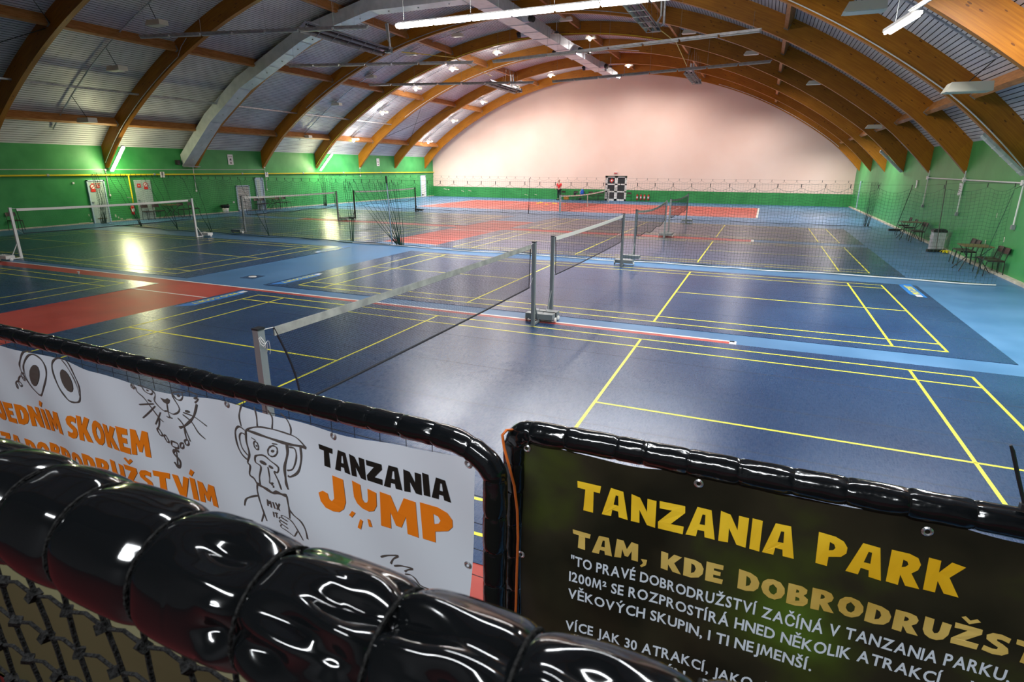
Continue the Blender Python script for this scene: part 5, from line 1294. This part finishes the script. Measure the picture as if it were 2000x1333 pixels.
# ------------------------------------------------------------------ hand-cut lettering
GL = {'T': ([(0, 1), (.85, .97), (.82, .72), (.6, .73), (.62, 0), (.27, .02), (.3, .75), (.02, .77)], []),
 'A': ([(0, 0), (.28, 1), (.72, .98), (.92, 0), (.6, .02), (.57, .22), (.36, .23), (.33, 0)], [[(.4, .43), (.46, .78), (.55, .78), (.57, .43)]]),
 'N': ([(0, 1), (.3, .95), (.56, .5), (.55, .98), (.85, .97), (.86, 0), (.58, .02), (.3, .5), (.32, .02), (.02, 0)], []),
 'Z': ([(0, 1), (.82, .97), (.84, .74), (.42, .28), (.84, .27), (.83, 0), (.02, .02), (0, .26), (.42, .75), (.02, .75)], []),
 'I': ([(0, 1), (.3, .98), (.33, 0), (.03, .01)], []),
 'P': ([(0, 1), (.45, .98), (.68, .9), (.8, .74), (.8, .55), (.68, .4), (.36, .3), (.36, 0), (.04, .02)], [[(.33, .77), (.45, .73), (.5, .63), (.45, .54), (.34, .5)]]),
 'R': ([(0, 1), (.45, .98), (.68, .9), (.78, .72), (.74, .55), (.6, .42), (.88, 0), (.52, .02), (.34, .32), (.34, 0), (.03, .02)], [[(.33, .78), (.44, .74), (.48, .66), (.42, .58), (.33, .55)]]),
 'K': ([(0, 1), (.3, .98), (.31, .62), (.55, 1), (.88, .95), (.58, .53), (.9, 0), (.54, .02), (.33, .36), (.33, 0), (.03, .02)], []),
 'M': ([(0, 0), (.05, 1), (.35, .98), (.52, .55), (.7, 1), (1, .97), (1.05, 0), (.76, .02), (.74, .5), (.6, .15), (.45, .16), (.32, .5), (.3, .02)], []),
 'J': ([(.42, 1), (.75, .98), (.79, .35), (.72, .14), (.58, .02), (.4, 0), (.2, .05), (.06, .2), (0, .42), (.12, .5), (.26, .46), (.3, .32), (.38, .27), (.45, .36)], []),
 'U': ([(0, 1), (.3, .95), (.32, .42), (.4, .3), (.5, .34), (.54, .45), (.56, .9), (.86, .85), (.84, .35), (.72, .1), (.52, 0), (.3, .03), (.12, .16), (.02, .38)], []),
 'D': ([(0, 1), (.45, .97), (.7, .85), (.82, .6), (.8, .32), (.65, .1), (.35, 0), (.02, .02)], [[(.31, .76), (.44, .7), (.51, .52), (.46, .33), (.33, .24)]]),
 'E': ([(0, 1), (.68, .97), (.68, .74), (.32, .73), (.32, .62), (.6, .6), (.6, .4), (.32, .4), (.33, .26), (.72, .25), (.7, 0), (.02, .02)], []),
 'O': ([(.4, 1), (.68, .93), (.85, .7), (.88, .45), (.78, .18), (.55, .01), (.32, .02), (.1, .18), (0, .45), (.04, .75), (.2, .94)], [[(.42, .76), (.3, .62), (.29, .42), (.38, .27), (.5, .25), (.59, .4), (.58, .6)]]),
 'B': ([(0, 1), (.5, .97), (.7, .85), (.7, .68), (.6, .56), (.77, .42), (.78, .22), (.64, .05), (.35, 0), (.02, .02)], [[(.31, .78), (.41, .75), (.42, .66), (.31, .62)], [(.32, .43), (.46, .4), (.48, .28), (.33, .23)]]),
 'S': ([(.72, .93), (.45, 1), (.2, .96), (.05, .8), (.08, .6), (.28, .47), (.45, .38), (.44, .28), (.3, .25), (.06, .3), (.03, .06), (.35, 0), (.62, .06), (.77, .24), (.72, .46), (.55, .58), (.37, .66), (.36, .74), (.5, .76), (.7, .7)], []),
 'V': ([(0, 1), (.3, .98), (.46, .42), (.6, 1), (.9, .97), (.62, 0), (.32, .02)], []),
 ',': ([(.02, .2), (.3, .24), (.26, -.08), (.08, -.26), (0, -.2), (.13, 0)], [])}
CARON = [(.12, 1.3), (.24, 1.38), (.4, 1.24), (.58, 1.38), (.7, 1.28), (.4, 1.06)]
ACUTE = [(.02, 1.14), (.2, 1.4), (.4, 1.32), (.16, 1.06)]
WD = {'T': .87, 'A': .95, 'N': .88, 'Z': .86, 'I': .35, 'P': .8, 'R': .88, 'K': .9, 'M': 1.08, 'J': .8, 'U': .87, 'D': .83, 'E': .73, 'O': .88, 'B': .8, 'S': .78, 'V': .9, ',': .32, ' ': .42}
_gc = {}
def glyph(outs):
    key = str(outs)
    if key in _gc: return _gc[key]
    c = bpy.data.curves.new('g', 'CURVE'); c.dimensions = '2D'; c.fill_mode = 'BOTH'
    for P in outs:
        s = c.splines.new('POLY'); s.points.add(len(P) - 1); s.use_cyclic_u = True
        for q, (x, y) in zip(s.points, P): q.co = (x, y, 0, 1)
    o = bpy.data.objects.new('g', c); C.objects.link(o)
    dg = bpy.context.evaluated_depsgraph_get(); dg.update()
    me = bpy.data.meshes.new_from_object(o.evaluated_get(dg))
    r = ([tuple(v.co[:2]) for v in me.vertices], [tuple(p.vertices) for p in me.polygons])
    bpy.data.objects.remove(o); bpy.data.meshes.remove(me); bpy.data.curves.remove(c)
    _gc[key] = r; return r
def cut_text(s, name, m, parent, fn, W_, H_, gap=.06, jit=.03, seed=1, sep=False):
    rd = random.Random(seed); base = {'Í': 'I', 'Ž': 'Z', 'Ý': 'Y', 'É': 'E'}
    tot = sum(WD[base.get(ch, ch)] + gap for ch in s) - gap; sx = W_ / tot; x = 0; V, F = [], []; objs = []
    for ch in s:
        b = base.get(ch, ch)
        if ch != ' ':
            outs = [GL[b][0]] + GL[b][1] + ([ACUTE] if ch == 'Í' else [CARON] if ch == 'Ž' else [])
            v, f = glyph(outs); a = rd.uniform(-jit, jit); dy = rd.uniform(-jit, jit) * .6; k = 1 + rd.uniform(-jit, jit) * 1.5
            V, F = [], []
            for px, py in v:
                qx = px + a * py; qy = py * k + dy
                V.append(tuple(fn((x + qx) * sx, qy * H_)))
            me = bpy.data.meshes.new(name); me.from_pydata(V, [], [tuple(i for i in q) for q in f]); me.materials.append(M[m]); me.update()
            objs.append(link(name, me, parent))
        x += WD[b] + gap
    return objs
def lfn(u0, z0, sl, off=.003): return lambda u, v: lf(u0 + u, z0 + sl * u + v, off)
cut_text('JEDNÍM', 'orange_letter', 'orange', ban1, lfn(-2.64, 1.576, .078), .61, .112, .07, seed=1)
cut_text('SKOKEM', 'orange_letter', 'orange', ban1, lfn(-1.985, 1.622, .058), .6, .117, .04, seed=2)
cut_text('ZA', 'orange_letter', 'orange', ban1, lfn(-2.66, 1.402, .078), .19, .105, .05, seed=3)
cut_text('DOBRODRUŽSTVÍM', 'orange_letter', 'orange', ban1, lfn(-2.42, 1.421, .076), 1.41, .1, .06, seed=4)
cut_text('TANZANIA', 'black_letter', 'inkblack', ban1, lfn(-.452, 1.853, .012), .525, .076, .05, jit=.02, seed=5)
cut_text('J', 'orange_letter', 'orange', ban1, lfn(-.462, 1.693, .008), .117, .134, .0, jit=.01, seed=6)
cut_text('U', 'orange_letter', 'orange', ban1, lfn(-.31, 1.737, .008), .105, .098, .0, jit=.01, seed=6)
cut_text('MP', 'orange_letter', 'orange', ban1, lfn(-.198, 1.7, .008), .27, .13, .04, jit=.01, seed=6)
RS = lambda u0, z0, off=.003: (lambda u, v: rb(u0 + u, z0 + v) + FN * off)
zt_ = lambda z: z - CAM.z
cut_text('TANZANIA PARK', 'gold_letter', 'gold', ban2, RS(-.41, zt_(1.829)), .96, .094, .06, jit=.015, seed=7)
cut_text('TAM, KDE DOBRODRUŽSTVÍ', 'pale_gold_letter', 'gold2', ban2, RS(-.417, zt_(1.693)), 1.245, .063, .07, jit=.012, seed=8)
for s, u0, z0, w_ in (('"TO PRAVÉ DOBRODRUŽSTVÍ ZAČÍNÁ V TANZANIA PARKU,', -.42, 1.625, 1.11), ('N', .75, 1.625, .03), ('1200M² SE ROZPROSTÍRÁ HNED NĚKOLIK ATRAKCÍ,', -.424, 1.563, .995), ('V', .62, 1.563, .03),
                      ('VĚKOVÝCH SKUPIN, I TI NEJMENŠÍ.', -.425, 1.498, .7), ('VÍCE JAK 30 ATRAKCÍ, JAKO', -.428, 1.375, .566), ('JSOU', .165, 1.375, .09), ('PĚNOVÝ BAZÉN,', -.43, 1.315, .395), ('STŘ', -.0, 1.315, .09)):
    text_on(s, 'white_lettering', 'wprint', ban2, RS(u0, zt_(z0)), w_, .037, .02)
def stroke_mesh(data, width_scale, off, name, m, parent):
    mb = MB()
    for w_, q in data:
        P = [(q[i] / 1000, q[i + 1] / 1000) for i in range(0, len(q), 2)]
        if w_ == 0:
            v, f = glyph([P[:-1] if P[0] == P[-1] else P]); b = len(mb.v)
            mb.v += [tuple(lf(x, y, off)) for x, y in v]
            for t in f: mb.f.append(tuple(b + i for i in t)); mb.m.append(0)
            continue
        # smooth the stroke
        Q = []
        for i in range(len(P) - 1):
            p0, p1, p2, p3 = P[max(i - 1, 0)], P[i], P[i + 1], P[min(i + 2, len(P) - 1)]
            for k in range(4):
                t = k / 4
                Q.append(tuple(.5 * (2 * p1[c] + (p2[c] - p0[c]) * t + (2 * p0[c] - 5 * p1[c] + 4 * p2[c] - p3[c]) * t * t + (3 * p1[c] - p0[c] - 3 * p2[c] + p3[c]) * t ** 3) for c in (0, 1)))
        Q.append(P[-1]); h = w_ * width_scale; L_ = []
        for i, p in enumerate(Q):
            a = Vector(Q[max(i - 1, 0)]); b = Vector(Q[min(i + 1, len(Q) - 1)]); d = (b - a)
            d = d.normalized() if d.length > 1e-6 else Vector((1, 0)); n_ = Vector((-d.y, d.x)) * h * (1 + .25 * math.sin(i * .9))
            L_.append((Vector(p) + n_, Vector(p) - n_))
        for (a, b), (c, d) in zip(L_[:-1], L_[1:]): mb.quad([lf(a.x, a.y, off), lf(b.x, b.y, off), lf(d.x, d.y, off), lf(c.x, c.y, off)])
    return mb.build(name, m, parent)
stroke_mesh(ART, .00058, .0035, 'animal_drawing', 'inkgrey', ban1)
stroke_mesh(RAYS, .0006, .0035, 'jump_rays', 'orange', ban1)

# orange cable hanging down the gap, and a cable tie end
kq = .95
o = MB().tube([W(-.62, D_ - .0, -.775)] + [W(x * kq, 1.5 * kq, z_ * kq) for x, z_ in ((-.648, -.782), (-.662, -.801), (-.656, -.843), (-.64, -.9), (-.62, -.972), (-.609, -1.06), (-.606, -1.16), (-.609, -1.3), (-.611, -1.43), (-.62, -1.8))], .0042, 8).build('cable', 'ocable', smooth=True)
tag(o, 'thin orange cable hanging between the two banners', 'cable')
o = MB().tube([W(.62, D_ - .01, -.715), W(.6, D_ - .005, -.66), W(.578, D_, -.597), W(.572, D_, -.585)], [.004, .0045, .0045, .003], 5).build('cable_tie', 'black'); tag(o, 'black cable tie end sticking up from the right rail', 'cable tie')
o = MB().cbox(W(.62, D_ - .015, -.72), .016, .014, .014).build('cable_tie_head', 'black', o)
